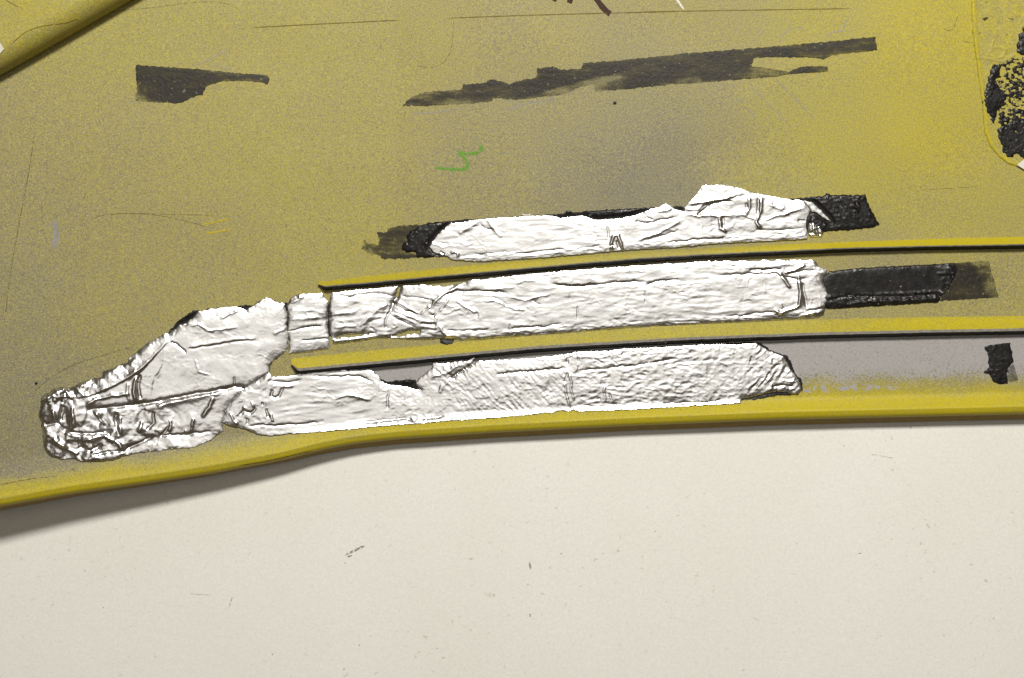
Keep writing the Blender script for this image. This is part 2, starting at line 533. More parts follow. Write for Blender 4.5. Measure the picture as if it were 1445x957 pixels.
RIB2_L = [(417, 524), (600, 507), (760, 492), (960, 480), (1150, 473), (1300, 469.5), (1445, 467), (1750, 461)]
def spray_at(px, py):
    s = spray_idw(px, py)
    e = lipY(px) - py
    right = sstep(470, 530, px)
    # channel below the second rib: bare primer, then a spray band along the lip
    r2 = smooth_curve(RIB2_L, np.arange(380, 1760, 4.0), 20)
    ry = np.interp(px, np.arange(380, 1760, 4.0), r2)
    chan = sstep(-3, 4, py - ry) * right
    wob = 5 * fbm(px / 60, py / 60, 21, 2)
    far = sstep(700, 1100, px)
    cs = 0.30 + 0.30 * sstep(64, 40, e + wob * 1.6) * far + 0.36 * sstep(46, 22, e + wob) + 0.22 * (1 - far) * sstep(34, 12, e + wob)
    s = s * (1 - chan) + chan * cs
    # lip on the left half
    band = 48 + 0 * px
    lipm = sstep(band, 16, e + wob) * (1 - right)
    s = s * (1 - lipm) + 0.86 * lipm
    s = np.maximum(s, 0.97 * sstep(15, 6, e))
    # fine grey shadowing of overspray behind the ribs is left to the light
    return np.clip(s, 0, 1)

def flake_at(px, py):
    e = lipY(px) - py
    f = 0.56 * np.exp(-((e - 43) / 10.0) ** 2) * sstep(1105, 1140, px) * (1 - 0.5 * sstep(1230, 1300, px)) * sstep(1400, 1330, px)
    return f

def bare_at(px, py):
    e = lipY(px) - py
    right = sstep(470, 530, px)
    ry = np.interp(px, np.arange(380, 1760, 4.0), smooth_curve(RIB2_L, np.arange(380, 1760, 4.0), 20))
    return sstep(-3, 4, py - ry) * right * sstep(14, 98, e + 5 * fbm(px / 40, py / 25, 22, 2))

def build_shell():
    xs = np.arange(-260, 1720, 3.0)
    # rows: uniform above, dense near the lip (parameter e from the edge)
    e = np.concatenate([np.linspace(1.0, 0.12, 150)[:-1] * 1000, np.linspace(120, 13, 54)[:-1], 8 * (1 - np.sin(np.linspace(-0.5, np.pi / 2, 16)))])
    X = np.tile(xs, (len(e), 1)); E = np.tile(e[:, None], (1, len(xs)))
    Yl = lipY(X)
    top = -330.0
    # stretch so that the first row reaches the top of the sheet
    Ymix = Yl - E * np.where(E > 120, ((Yl - top - 120) / 880.0 * (E - 120) + 120) / E, 1)
    Z = zp(X, Ymix)
    sp = spray_at(X, Ymix); fl = flake_at(X, Ymix); ba = bare_at(X, Ymix).ravel()
    rows = [W(X, Ymix, Z)]
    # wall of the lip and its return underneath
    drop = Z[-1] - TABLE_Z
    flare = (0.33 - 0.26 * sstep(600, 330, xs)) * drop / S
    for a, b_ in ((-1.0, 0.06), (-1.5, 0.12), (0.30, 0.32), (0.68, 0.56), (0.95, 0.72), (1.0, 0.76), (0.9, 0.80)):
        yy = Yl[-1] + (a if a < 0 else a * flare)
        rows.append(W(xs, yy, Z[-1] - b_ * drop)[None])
    def grid(V, nm, at, mat):
        nr, nc = V.shape[:2]
        i = np.arange(nr - 1)[:, None] * nc + np.arange(nc - 1)[None]
        f = np.stack([i, i + nc, i + nc + 1, i + 1], -1).reshape(-1, 4)
        return link(nm, np_mesh(nm, V.reshape(-1, 3), f, at), mat, panel)
    grid(rows[0], 'shell', {'spray': sp.ravel(), 'flake': fl.ravel(), 'bare': ba}, M_PAINT)
    grid(np.concatenate([rows[0][-1:]] + rows[1:], 0), 'shade_tinted_wall', None, M_WALL_SHADE)['label'] = 'outer wall below the yellow lip, its shade put into a dark olive colour'
build_shell()

def build_rib(name, upper, lower, edge_w, x0, x1, spray_pts, hgt, label):
    xs = np.concatenate([np.linspace(x0, x0 + 14, 8)[:-1], np.arange(x0 + 14, x1, 5.0)])
    yu = smooth_curve(upper, xs, 22); yl = smooth_curve(lower, xs, 22)
    t = sstep(x0 - 4, x0 + 12, xs)                    # the flange end is cut away obliquely
    hh = hgt * (0.25 + 0.75 * t)
    yl2 = yu + (yl - yu) * (0.35 + 0.65 * t)
    jag = 0.35 * fbm(xs / 9, xs * 0 + 3.3, 5, 3)
    yl2 = yl2 + jag
    ew = edge_w * t
    sp = np.interp(xs, [p[0] for p in spray_pts], [p[1] for p in spray_pts])
    ring = []
    # (py, height above the panel, spray)
    for a, hz, so in ((-2.0, -0.15, -.1), (0.0, 0.02, 0.0), (0.25, 0.22, .06), (0.5, 0.46, .1), (0.75, 0.72, .1), (0.95, 0.95, .06), (1.0, 1.0, 0.0)):
        y = yu + (yl2 - ew - yu) * max(a, 0) + min(a, 0)
        ring.append((y, zp(xs, yu) + hh * hz, sp + so - 0.06))
    ring_e = [(yl2, zp(xs, yu) + hh * 0.93, sp * 0)]
    # back face down to the panel, coloured black to deepen the rib's shadow
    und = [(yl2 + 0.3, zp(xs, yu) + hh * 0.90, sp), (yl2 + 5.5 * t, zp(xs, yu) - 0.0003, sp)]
    def strip(rows, nm):
        V = np.stack([W(xs, y, z) for y, z, s in rows])
        nr, nc = V.shape[:2]
        i = np.arange(nr - 1)[:, None] * nc + np.arange(nc - 1)[None]
        f = np.stack([i, i + nc, i + nc + 1, i + 1], -1).reshape(-1, 4)
        at = np.clip(np.stack([s for _, _, s in rows]), 0, 1).ravel()
        return np_mesh(nm, V.reshape(-1, 3), f, {'spray': at, 'flake': at * 0})
    r = link(name, strip(ring, 'rib_face'), M_PAINT, panel)
    if label: r['label'] = label
    link('rib_edge', strip([ring[-1]] + ring_e, 'rib_edge'), M_EDGE, r)
    link('rib_shade_back', strip(ring_e + und, 'rib_shade_back'), M_RIB_SHADE, r)
    # closing face at the cut end
    pts = [(r_[0][0], r_[1][0]) for r_ in ring[1:] + ring_e + und]
    v = np.array([W(xs[0], y, z) for y, z in pts])
    return r

RIB1_U = [(449, 398), (520, 389.5), (600, 381), (700, 371), (800, 362.5), (900, 355), (1000, 350), (1100, 345.5), (1200, 341.5), (1300, 338), (1445, 334), (1750, 327)]
RIB1_L = [(449, 406), (520, 400), (600, 392.5), (700, 383.5), (800, 374.5), (900, 366), (1000, 360), (1100, 355.5), (1200, 351), (1300, 348.5), (1445, 346), (1750, 341)]
RIB2_U = [(411, 506), (500, 497), (600, 488), (700, 478), (760, 472.5), (860, 465), (960, 458), (1050, 454.5), (1150, 451), (1300, 448), (1445, 446), (1750, 441)]
build_rib('rib', RIB1_U, RIB1_L, 1.6, 449, 1720, [(449, .84), (700, .80), (850, .60), (980, .60), (1080, .85), (1200, .97), (1720, .97)], 0.0046, 'thin yellow rib running beneath the uppermost foil strip')
build_rib('rib', RIB2_U, RIB2_L, 3.6, 411, 1720, [(411, .82), (600, .78), (760, .66), (950, .64), (1150, .70), (1300, .88), (1720, .95)], 0.0050, 'wider yellow rib between the middle and lowest foil strips')

def build_corner():
    # raised corner that rolls down on to the panel along a diagonal
    p0 = np.array((-130.0, 180.0)); p1 = np.array((330.0, -85.0))
    d = (p1 - p0); L = np.hypot(*d); d /= L; nrm = np.array((d[1], -d[0]))     # towards upper left
    if nrm[1] > 0: nrm = -nrm
    u = np.linspace(0, L, 120)
    prof = [(-0.6, -0.0006)]
    R = 40.0
    for a in np.linspace(0, np.pi / 2, 26):
        prof.append((R * (1 - np.cos(a)) * 1.0, 0.0125 * np.sin(a)))
    for q in np.linspace(46, 320, 40):
        prof.append((q, 0.0125 + 0.0012 * np.sin((q - 46) / 274 * 1.5)))
    bow = 5.0 * np.sin(u / L * np.pi)
    rows = []; sps = []
    for q, h in prof:
        P = p0[None] + d[None] * u[:, None] + nrm[None] * (q - bow[:, None] * 0.5)
        base = zp(np.clip(P[:, 0], -200, 800), P[:, 1])
        rows.append(W(P[:, 0], P[:, 1], base + h)); sps.append(np.full(len(u), 0.58 + 0.10 * min(1, q / 60)) + 0.05 * fbm(P[:, 0] / 50, P[:, 1] / 50, 8, 2))
    V = np.stack(rows); nr, nc = V.shape[:2]
    i = np.arange(nr - 1)[:, None] * nc + np.arange(nc - 1)[None]
    f = np.stack([i, i + 1, i + nc + 1, i + nc], -1).reshape(-1, 4)
    sp = np.stack(sps).ravel()
    link('corner_flange', np_mesh('corner_flange', V.reshape(-1, 3), f, {'spray': sp, 'flake': sp * 0}), M_PAINT, panel)
build_corner()
def corner_h(px, py):
    """height of the rolled corner above the panel at a photo pixel"""
    p0 = np.array((-130.0, 180.0)); p1 = np.array((330.0, -85.0))
    d = (p1 - p0); L = np.hypot(*d); d /= L; nrm = np.array((d[1], -d[0])); nrm = -nrm if nrm[1] > 0 else nrm
    u = (px - p0[0]) * d[0] + (py - p0[1]) * d[1]
    q = (px - p0[0]) * nrm[0] + (py - p0[1]) * nrm[1] + 2.5 * np.sin(u / L * np.pi)
    c = np.clip(1 - q / 40, 0, 1)
    h = 0.0125 * np.sqrt(np.clip(1 - c * c, 0, 1))
    h = np.where(q > 46, 0.0125 + 0.0012 * np.sin((q - 46) / 274 * 1.5), h)
    return np.where(q > 0, h, 0)

PAD = T_((38, -200), (40, 60), (48, 190), (66, 330), (82, 450), (98, 560), (104, 640), (112, 720), (140, 790), (190, 850), (240, 888), (290, 905), (360, 915), (700, 915), (900, 860), (900, -200))
def build_pad():
    f = lambda x, y: poly_sdf(x, y, PAD) + 0.4 * fbm(x / 14, y / 14, 4, 2)
    bead = lambda x, y, d: 0.00005 + 0.00055 * sstep(0, 2.5, d) - 0.0003 * sstep(4, 9, d) + 0.00004 * fbm(x / 9, y / 9, 6, 2) + 0.00025 * ridge_lines(x, y)
    att = {'spray': lambda x, y, d: np.clip(0.66 + 0.22 * np.exp(-((d - 3) / 3) ** 2) + 0.12 * fbm(x / 12, y / 12, 9, 3), 0, 1), 'flake': lambda x, y, d: 0 * x}
    link('raised_pad', field_mesh('raised_pad', (1366, -50, 1600, 242), 1.5, f, bead, 0.0006, att), M_PAINT, panel)
def ridge_lines(x, y):
    s = 0
    for ln in (T_((160, 220), (150, 270), (130, 295), (180, 315), (210, 310), (230, 270)), T_((60, 310), (150, 320), (210, 335), (270, 300)), T_((170, 255), (230, 268))):
        d, _, _ = seg_dist(x, y, ln)
        s = s + np.exp(-(d / 1.3) ** 2)
    return s
build_pad()

# drawn marks, scratches and mould lines: thin ribbons lying on the panel
def ribbon(name, pts, width, mat, parent=None, zfun=None, lift_=0.00006, taper=True, wob=0.4, smooth=3, seed=1):
    p = np.array(pts, float)
    for _ in range(smooth):
        if len(p) < 3: break
        q = [p[0]]
        for i in range(len(p) - 1):
            q += [p[i] * 0.75 + p[i + 1] * 0.25, p[i] * 0.25 + p[i + 1] * 0.75]
        q.append(p[-1]); p = np.array(q)
    seg = np.hypot(*np.diff(p, axis=0).T); s = np.concatenate([[0], np.cumsum(seg)])
    n = max(4, int(s[-1] / 2.5))
    t = np.linspace(0, s[-1], n)
    x = np.interp(t, s, p[:, 0]); y = np.interp(t, s, p[:, 1])
    tx = np.gradient(x); ty = np.gradient(y); l = np.hypot(tx, ty) + 1e-9
    nx, ny = -ty / l, tx / l
    w = np.full(n, width / 2.0) * (1 + wob * fbm(t / 7, t * 0 + seed * 3.7, seed, 2))
    if taper: w = w * np.clip(np.minimum(t, s[-1] - t) / (0.08 * s[-1] + 1) + 0.25, 0, 1)
    w = np.maximum(w, 0.12)
    rows = []
    for k in (-1, 0, 1):
        xx = x + nx * w * k; yy = y + ny * w * k
        z = zfun(xx, yy) if zfun else zp(xx, yy)
        rows.append(W(xx, yy, z + lift_ + (0.00004 if k == 0 else 0)))
    V = np.stack(rows)
    i = np.arange(2)[:, None] * n + np.arange(n - 1)[None]
    f = np.stack([i, i + n, i + n + 1, i + 1], -1).reshape(-1, 4)
    return link(name, np_mesh(name, V.reshape(-1, 3), f), mat, parent)

g = ribbon('pencil_mark', U_((255, 815), (330, 822), (400, 825), (415, 800), (400, 765), (360, 735), (390, 748), (450, 745), (482, 735), (478, 712), (458, 692)), 4.6, M_GREEN, panel, smooth=3, wob=.9)
g['label'] = 'green wax pencil squiggle on the bare panel'
for k, (pts, w) in enumerate(((U_((820, -12), (845, 2)), 6), (U_((920, -20), (905, 15)), 7.5), (U_((1020, -40), (1050, 15), (1085, 55), (1105, 68)), 8), (U_((900, -8), (880, -30)), 6))):
    o = ribbon('marker_stroke', pts, w, M_BROWN, panel, taper=False, smooth=2, wob=.15, seed=k + 1)
MLINES = [
    (P_((1225, 134), (1330, 129), (1445, 122), (1940, 98)), 1.5, M_LINE), (U_((305, 89), (700, 74), (1100, 64), (1445, 56)), 1.5, M_LINE), (Y_((0, 58), (500, 50), (1030, 42)), 1.4, M_LINE),
    ([(50, 180), (42, 235), (30, 300), (15, 380), (6, 460)], 1.6, M_FAINT), ([(300, 304), (230, 302), (150, 301), (128, 310)], 1.0, M_FAINT), ([(150, 302), (210, 301), (265, 312), (290, 320)], 1.1, M_FAINT),
    (U_((345, 95), (340, 200), (325, 270), (280, 320), (215, 330), (165, 318)), 1.2, M_FAINT), (P_((560, 55), (760, 35), (950, 10), (1080, 8), (1160, 45)), 1.0, M_FAINT),
    ([(1300, 268), (1340, 266), (1380, 263)], 0.9, M_FAINT), ([(45, 560), (60, 540), (100, 515), (150, 500), (185, 490)], 1.3, M_FAINT),
    ([(1330, 40), (1344, 46), (1352, 22)], 1.2, M_FAINT), ([(1363, 55), (1384, 45), (1375, 62), (1360, 58)], 1.0, M_FAINT), ([(0, 684), (40, 676), (80, 672)], 1.4, M_FAINT),
    ([(338, 657), (380, 651), (422, 640), (440, 637)], 1.2, M_LINE)]
for k, (p, w, m) in enumerate(MLINES):
    ribbon('mould_line', p, w, m, panel, seed=k)
SCR = [Y_((480, 470), (530, 525), (575, 575)), Y_((540, 405), (620, 490), (730, 600)), Y_((675, 390), (770, 485), (860, 580)), Y_((570, 215), (585, 175), (615, 150)),
       Y_((690, 205), (705, 160), (760, 132), (810, 135)), Y_((908, 195), (930, 155), (1000, 155), (1005, 110), (1030, 85)), K_((100, 578), (260, 570), (420, 545)),
       K_((740, 555), (850, 515), (1000, 485), (1090, 470)), P_((930, 325), (1000, 295), (1100, 245)), P_((1040, 310), (1070, 328), (1130, 340)), [(75, 312), (82, 330), (74, 352)]]
for k, p in enumerate(SCR):
    ribbon('scratch', p, 1.6 if k < 10 else 9, M_SCRATCH, panel, seed=k + 30)
ribbon('scratch', Y_((185, -10), (205, 20), (225, 48)), 3.0, M_WSCR, panel, smooth=1)['label'] = 'short white scratch at the top edge'
ribbon('scratch', J_((95, 190), (130, 205), (180, 190)), 1.6, M_WSCR, panel)
ribbon('crayon_dash', [(286, 317), (305, 313), (325, 308)], 2.2, M_YLINE, panel)
ribbon('crayon_dash', [(292, 329), (312, 327), (326, 323)], 2.6, M_YLINE, panel)
ribbon('mould_line', V_((50, 0), (110, 35), (180, 70)), 1.4, M_LINE, panel, zfun=lambda x, y: zp(np.clip(x, -200, 800), y) + corner_h(x, y))
hair = ribbon('hair', V_((105, 412), (200, 320), (300, 265), (450, 232), (620, 215), (720, 175)), 1.1, M_LINE, None, zfun=lambda x, y: zp(x, y) + corner_h(x, y), lift_=0.0001)
tag(hair, 'thin dark curved hair lying on the raised corner', 'hair')

# scuffs on the table
tz = lambda x, y: np.full(np.shape(x), TABLE_Z)
for k, (p, w) in enumerate((([(486, 784), (500, 777), (515, 770)], 3.2), ([(490, 786), (497, 784)], 3), ([(747, 793), (749, 804)], 3.2), ([(323, 858), (328, 842)], 1.2), ([(1210, 781), (1216, 781)], 1.6), ([(1230, 641), (1262, 647)], 0.8),
                              ([(1062, 872), (1072, 876)], 1.5), ([(268, 838), (298, 840)], 0.8), ([(1283, 588.8 + 14), (1287, 588.8 + 15)], 2.5))):
    ribbon('scuff', p, w, M_SCUFF if k in (0, 1, 2) else M_FSCUFF, table, zfun=tz, lift_=0.00005, seed=k + 60, smooth=1)

# ------------------------------------------------------------------ foil
def creases(px, py, lst):
    z = np.zeros(px.shape)
    for c in lst:
        pts, amp, wd = c[0], c[1], c[2]
        kind = c[3] if len(c) > 3 else 'r'
        p = np.array(pts); pad = wd * 5 + 3
        m = (px > p[:, 0].min() - pad) & (px < p[:, 0].max() + pad) & (py > p[:, 1].min() - pad) & (py < p[:, 1].max() + pad)
        if not m.any(): continue
        wx = px[m] + 1.2 * perlin(px[m] / 9, py[m] / 9, 77); wy = py[m] + 1.2 * perlin(px[m] / 9, py[m] / 9, 78)
        d, sg, t = seg_dist(wx, wy, pts)
        wd = wd * 0.66
        end = np.clip(np.minimum(t, 1 - t) / 0.12, 0, 1) ** 0.7
        if kind == 'r':          # crisp crease
            z[m] += amp * end * np.exp(-np.abs(d / wd) ** 1.5)
        else:                     # step: the left side of the travel direction stands higher
            s = np.where(sg < 0, 1.0, 0.0)
            fall = np.exp(-(d / (wd * 4)) ** 2)
            z[m] += amp * end * s * fall * (1 - np.exp(-(d / wd) ** 2)) + 0.0 * d
    return z

def crumple(x, y, sc, seed):
    wx = x + sc * 0.35 * perlin(x / sc * 1.3, y / sc * 1.3, seed + 1); wy = y + sc * 0.35 * perlin(x / sc * 1.3, y / sc * 1.3, seed + 2)
    f1, f2, tl = worley(wx / sc, wy / sc, seed)
    g1, g2, tm = worley(wx / sc * 2.1 + 7, wy / sc * 2.1, seed + 3)
    return (0.8 * f1 + 0.18 * g1) + 0.40 * ridged(wx / sc * 0.8, wy / sc * 0.8, seed + 4)

def hair_net(x, y, seed):
    # hairline creases: a sparse network of thin sharp lines, denser in places
    wx = x + 4 * perlin(x / 13, y / 13, seed + 61); wy = y + 4 * perlin(x / 13, y / 13, seed + 62)
    den = sstep(-0.15, 0.5, perlin(x / 45, y / 30, seed + 63))
    z = 0
    for k, (sx, sy, a) in enumerate(((26, 17, .11), (15, 11, .08), (34, 9, .09))):
        n = perlin(wx / sx, wy / sy, seed + 64 + k)
        z = z + 0.62 * a * (0.15 + den) * np.exp(-np.abs(n / 0.075)) * (1 if k != 1 else -1)
    return z

def tri(u): return np.abs(2 * (u - np.floor(u)) - 1)

def facets(x, y, sc, seed):
    # folded sheet: triangle waves in several directions give flat facets with sharp edges
    wx = x + sc * 0.45 * perlin(x / sc / 1.2, y / sc / 1.2, seed); wy = y + sc * 0.45 * perlin(x / sc / 1.2, y / sc / 1.2, seed + 1)
    z = 0
    for k, (a, m) in enumerate(((0.35, 1.0), (1.45, 1.25), (2.3, 0.85), (2.95, 1.6))):
        u = (wx * math.cos(a) + wy * math.sin(a)) / (sc * m) + k * 0.37 + 0.35 * perlin(x / sc / 2.2, y / sc / 2.2, seed + 2 + k)
        z = z + tri(u) * m
    return z / 4

def dirn(x, y, ang, along, across, seed):
    c, s = math.cos(ang), math.sin(ang)
    u = x * c + y * s; v = -x * s + y * c
    return ridged(u / along, v / across, seed)

def foil_piece(label, poly, holes, lst, extra, base_h, seed, back_poly=None, edge_noise=0.7, step=1.15, rim=5.0, group='foil tape strips', puff=None, rlo=0.35, ck=0.60):
    t = empty('foil_tape', (0, 0, 0), label, 'foil tape', group)
    def field(x, y):
        f = poly_sdf(x, y, poly)
        for h in holes: f = np.minimum(f, -poly_sdf(x, y, h))
        return f + edge_noise * fbm(x / 5.0, y / 5.0, seed + 40, 3)
    def height(x, y, d):
        mm = (base_h + (puff(x, y) if puff else 0)) * (rlo + (1 - rlo) * (1 - np.exp(-d / rim)))
        rough = 0.4 + 0.6 * sstep(0, 4, d)
        mm = mm + ck * creases(x, y, lst) + 0.55 * extra(x, y, d) * rough + 0.15 * fbm(x / 42, y / 26, seed, 2) + hair_net(x, y, seed)
        return np.maximum(mm, 0.10) * 0.001
    link('foil_sheet', field_mesh('foil_sheet', bbox(poly), step, field, height, 0.00012), M_FOIL, t)
    bp = back_poly or [poly]
    def bfield(x, y):
        f = np.full(np.shape(x), -1e9)
        for q in bp: f = np.maximum(f, poly_sdf(x, y, q))
        return f + 1.3 * fbm(x / 6.0, y / 6.0, seed + 50, 3)
    inset = 0.6 if back_poly is None else -99
    def bheight(x, y, d):
        # squashed under the foil, lumpy where it is bare
        inside = poly_sdf(x, y, poly)
        bare = sstep(-2, -8, inside)
        lump = 0.24 * np.abs(fbm(x / 9, y / 7, seed + 51, 3)) + 0.16 * np.maximum(perlin(x / 3.4, y / 3.0, seed + 52), 0) ** 2 * 3
        full = (0.25 + 0.75 * (1 - np.exp(-d / 2.0))) * base_h * 0.8 + lump * 1.2
        flat = np.minimum(0.10 + 0.0 * x, 0.10)
        return (flat * (1 - bare) + full * bare) * 0.001
    link('butyl_backing', field_mesh('butyl_backing', bbox(*bp), 1.6, bfield, bheight, 0.002), M_BUTYL, t)
    return t

# -- left crumpled piece
F1 = (A_((130, 790), (185, 860), (290, 885), (380, 880), (450, 905), (600, 905), (720, 890), (830, 850), (900, 835), (1010, 820), (1110, 815), (1190, 802))
      + C_((130, 800), (320, 785), (450, 730), (565, 650), (568, 580), (590, 500), (632, 430), (702, 350), (775, 296), (845, 246), (915, 206), (960, 160), (963, 110), (978, 70), (1008, 40))
      + B_((1300, 605), (1360, 540), (1362, 440), (1344, 350), (1350, 260), (1326, 172), (1290, 165), (1250, 155), (1170, 115), (1120, 150), (1060, 185), (1000, 222), (920, 195), (850, 195), (700, 215), (600, 235), (555, 290), (480, 340), (440, 350),
           (400, 385), (340, 430), (320, 420), (160, 510), (0, 640))
      + A_((870, 30), (830, 70), (740, 100), (630, 155), (620, 185), (560, 205), (440, 240), (400, 260), (340, 290), (300, 275), (220, 285), (180, 320), (110, 355), (105, 450), (85, 500), (110, 570), (120, 660), (125, 740)))
F1c = [
    (B_((1100, 478), (900, 492), (690, 527), (500, 556)), -0.55, 3.2), (B_((1100, 470), (900, 484), (690, 518), (500, 546)), 0.45, 5),
    (C_((0, 412), (150, 372), (350, 332), (600, 292), (700, 272), (780, 282), (850, 252), (960, 170)), -0.85, 4.0), (A_((480, 470), (700, 450), (1000, 415), (1196, 380)), -0.9, 4.5),
    (C_((0, 440), (160, 400), (400, 350), (560, 330)), 0.5, 5),
    (A_((440, 378), (560, 348), (700, 292), (830, 222), (960, 132), (1095, 2)), 0.5, 2.2, 's'), (B_((0, 835), (120, 745), (260, 590), (350, 490)), 0.45, 1.8, 's'),
    (A_((905, 190), (890, 300), (900, 400)), 0.9, 3.5), (A_((945, 170), (925, 260), (945, 380)), -0.8, 2.5), (A_((840, 240), (830, 330), (860, 400)), 0.4, 3),
    (B_((360, 490), (420, 520), (500, 590)), -0.6, 2.2), (B_((490, 365), (600, 342), (680, 402), (800, 385), (930, 372)), 0.35, 2.4), (B_((780, 300), (950, 220)), 0.35, 2.2),
    (B_((570, 640), (600, 740), (700, 780)), 0.22, 1.6), (B_((900, 790), (905, 880)), -0.35, 1.6), (B_((900, 880), (1030, 895), (1110, 830), (1200, 765)), -0.7, 2.2),
    (B_((1230, 430), (1330, 380)), .25, 3), (B_((300, 520), (280, 700), (210, 800), (190, 950)), .18, 1.8),
    (C_((480, 360), (455, 440), (390, 530)), 0.7, 4), (C_((318, 540), (300, 650)), 0.6, 2.4), (C_((20, 690), (250, 680), (470, 650)), -0.6, 2.6), (C_((125, 550), (112, 660)), 0.5, 2.4),
    (C_((240, 640), (270, 670)), .4, 2), (A_((130, 600), (240, 580), (340, 660), (480, 670), (640, 660), (740, 620)), -0.9, 3.2), (A_((420, 740), (640, 690), (740, 740), (810, 810)), 1.0, 4.5),
    (A_((210, 720), (340, 800), (430, 850)), 0.9, 4), (A_((420, 720), (440, 780), (520, 820), (620, 760)), -0.8, 3), (A_((560, 480), (610, 560), (650, 600)), .7, 3), (A_((740, 490), (735, 560), (760, 690)), -.8, 3),
    (A_((770, 520), (780, 680)), .7, 3), (A_((370, 430), (380, 560), (350, 660)), .8, 3), (A_((200, 470), (230, 560)), .9, 4), (A_((300, 430), (270, 560)), -.9, 4), (A_((480, 440), (560, 380), (700, 350), (860, 330)), .7, 3.5),
    (A_((820, 800), (960, 740), (1060, 690)), -.7, 3), (A_((1050, 480), (1060, 580), (1000, 640)), -.6, 2.5), (A_((960, 560), (930, 660)), .6, 3), (A_((1060, 640), (1120, 690), (1196, 600)), -.6, 2.6), (A_((540, 860), (640, 830), (800, 815)), -.7, 3),
]
def F1x(x, y, d):
    line = np.interp(x, [60, 115, 230, 330], [585, 578, 566, 548])
    low = sstep(-3, 8, y - line)
    left = sstep(175, 95, x)
    flapd, sg, _ = seg_dist(x, y, [(60, 575)] + A_((440, 375), (560, 345), (700, 290), (830, 220), (960, 130), (1095, 0)) + B_((260, 590), (350, 490)))
    flap = (sg < 0) * sstep(0, 3, flapd) * sstep(235, 180, x)
    knot = sstep(125, 95, x) * sstep(575, 560, y)
    w = np.clip(0.03 + 0.60 * low * sstep(320, 210, x) + 0.80 * left + 0.45 * flap, 0, 1)
    z = 2.6 * w * (facets(x, y, 30, 11) - 0.5) + 0.8 * w * (facets(x, y, 12, 19) - .5) + 2.0 * w * hair_net(x, y, 23)
    z = z + knot * 1.5 * (crumple(x, y, 8, 13) - .4) + 0.5 * flap * crumple(x, y, 10, 15)
    z = z + 0.05 * (1 - w) * fbm(x / 6, y / 6, 14, 3) + 0.10 * (1 - w) * ridged(x / 22, y / 22, 16)
    return z
foil_piece('large crumpled foil patch with a rounded, heavily wrinkled left end', F1, [], F1c, F1x, 0.9, 100, puff=lambda x, y: 0.9 * sstep(280, 120, x), rim=7.0, ck=0.78,
           back_poly=[F1, B_((450, 300), (470, 285), (555, 228), (600, 230), (640, 260), (560, 330), (480, 345), (400, 400), (340, 440), (320, 430)), B_((910, 190), (1055, 182), (1050, 230), (960, 230)), B_((1320, 165), (1352, 165), (1375, 450), (1350, 460), (1335, 300))])

# -- short square piece
F2 = D_((88, 300), (120, 245), (190, 208), (300, 205), (390, 200), (410, 240), (438, 272), (435, 400), (437, 520), (447, 565), (447, 675), (105, 718), (110, 600), (97, 500), (102, 400))
F2c = [(D_((110, 527), (240, 492), (390, 485)), -.6, 1.8), (D_((205, 604), (440, 587)), -.6, 1.8), (D_((100, 425), (350, 410)), .35, 3), (D_((120, 350), (300, 345), (430, 380)), .25, 2.5), (D_((190, 210), (195, 250)), .5, 2.5),
       (D_((110, 285), (190, 260), (230, 215)), .5, 3), (D_((240, 350), (270, 400), (370, 400)), .25, 2)]
lines = lambda x, y, sd, amp: amp * dirn(x, y, -0.09, 34, 7.5, sd)
foil_piece('small square foil patch between two torn vertical cracks', F2, [], F2c, lambda x, y, d: lines(x, y, 31, .10) + .06 * fbm(x / 5, y / 5, 32, 2), 0.8, 120,
           back_poly=[D_((70, 285), (120, 290), (150, 330), (430, 300), (460, 280), (470, 570), (430, 560), (120, 600), (95, 590), (80, 400))])

# -- long middle piece
F3 = (D_((452, 235), (470, 195), (560, 185), (700, 165), (850, 152), (1030, 138), (1060, 132), (1250, 130), (1320, 140))
      + E_((90, 258), (180, 265), (310, 240), (380, 205), (500, 195), (700, 170), (900, 150), (1100, 133), (1400, 112)) + J_((960, 632), (1200, 615), (1436, 600))
      + F_((0, 110), (400, 105), (650, 100), (880, 98), (905, 110), (925, 150), (960, 165), (1000, 185), (1000, 225), (975, 245), (985, 300), (1010, 350), (1040, 410), (1035, 460), (1000, 490), (980, 530), (970, 570), (900, 590), (700, 600), (400, 620), (0, 640))
      + M_((1436, 110), (1000, 127), (700, 155), (400, 180), (170, 195)) + E_((720, 690), (500, 710), (300, 718), (150, 702)) + D_((1256, 595), (1100, 590), (960, 578), (870, 575), (700, 605), (480, 632), (470, 585), (450, 530), (446, 450), (449, 350), (448, 280)))
F3h = [D_((1034, 130), (1056, 130), (1028, 228), (988, 290), (974, 332), (980, 285), (1008, 225)), D_((475, 580), (560, 553), (640, 547), (740, 541), (830, 541), (740, 556), (640, 572), (560, 572), (480, 588)),
       D_((925, 574), (1000, 561), (1090, 527), (1160, 514), (1225, 520), (1190, 545), (1110, 555), (1020, 570))]
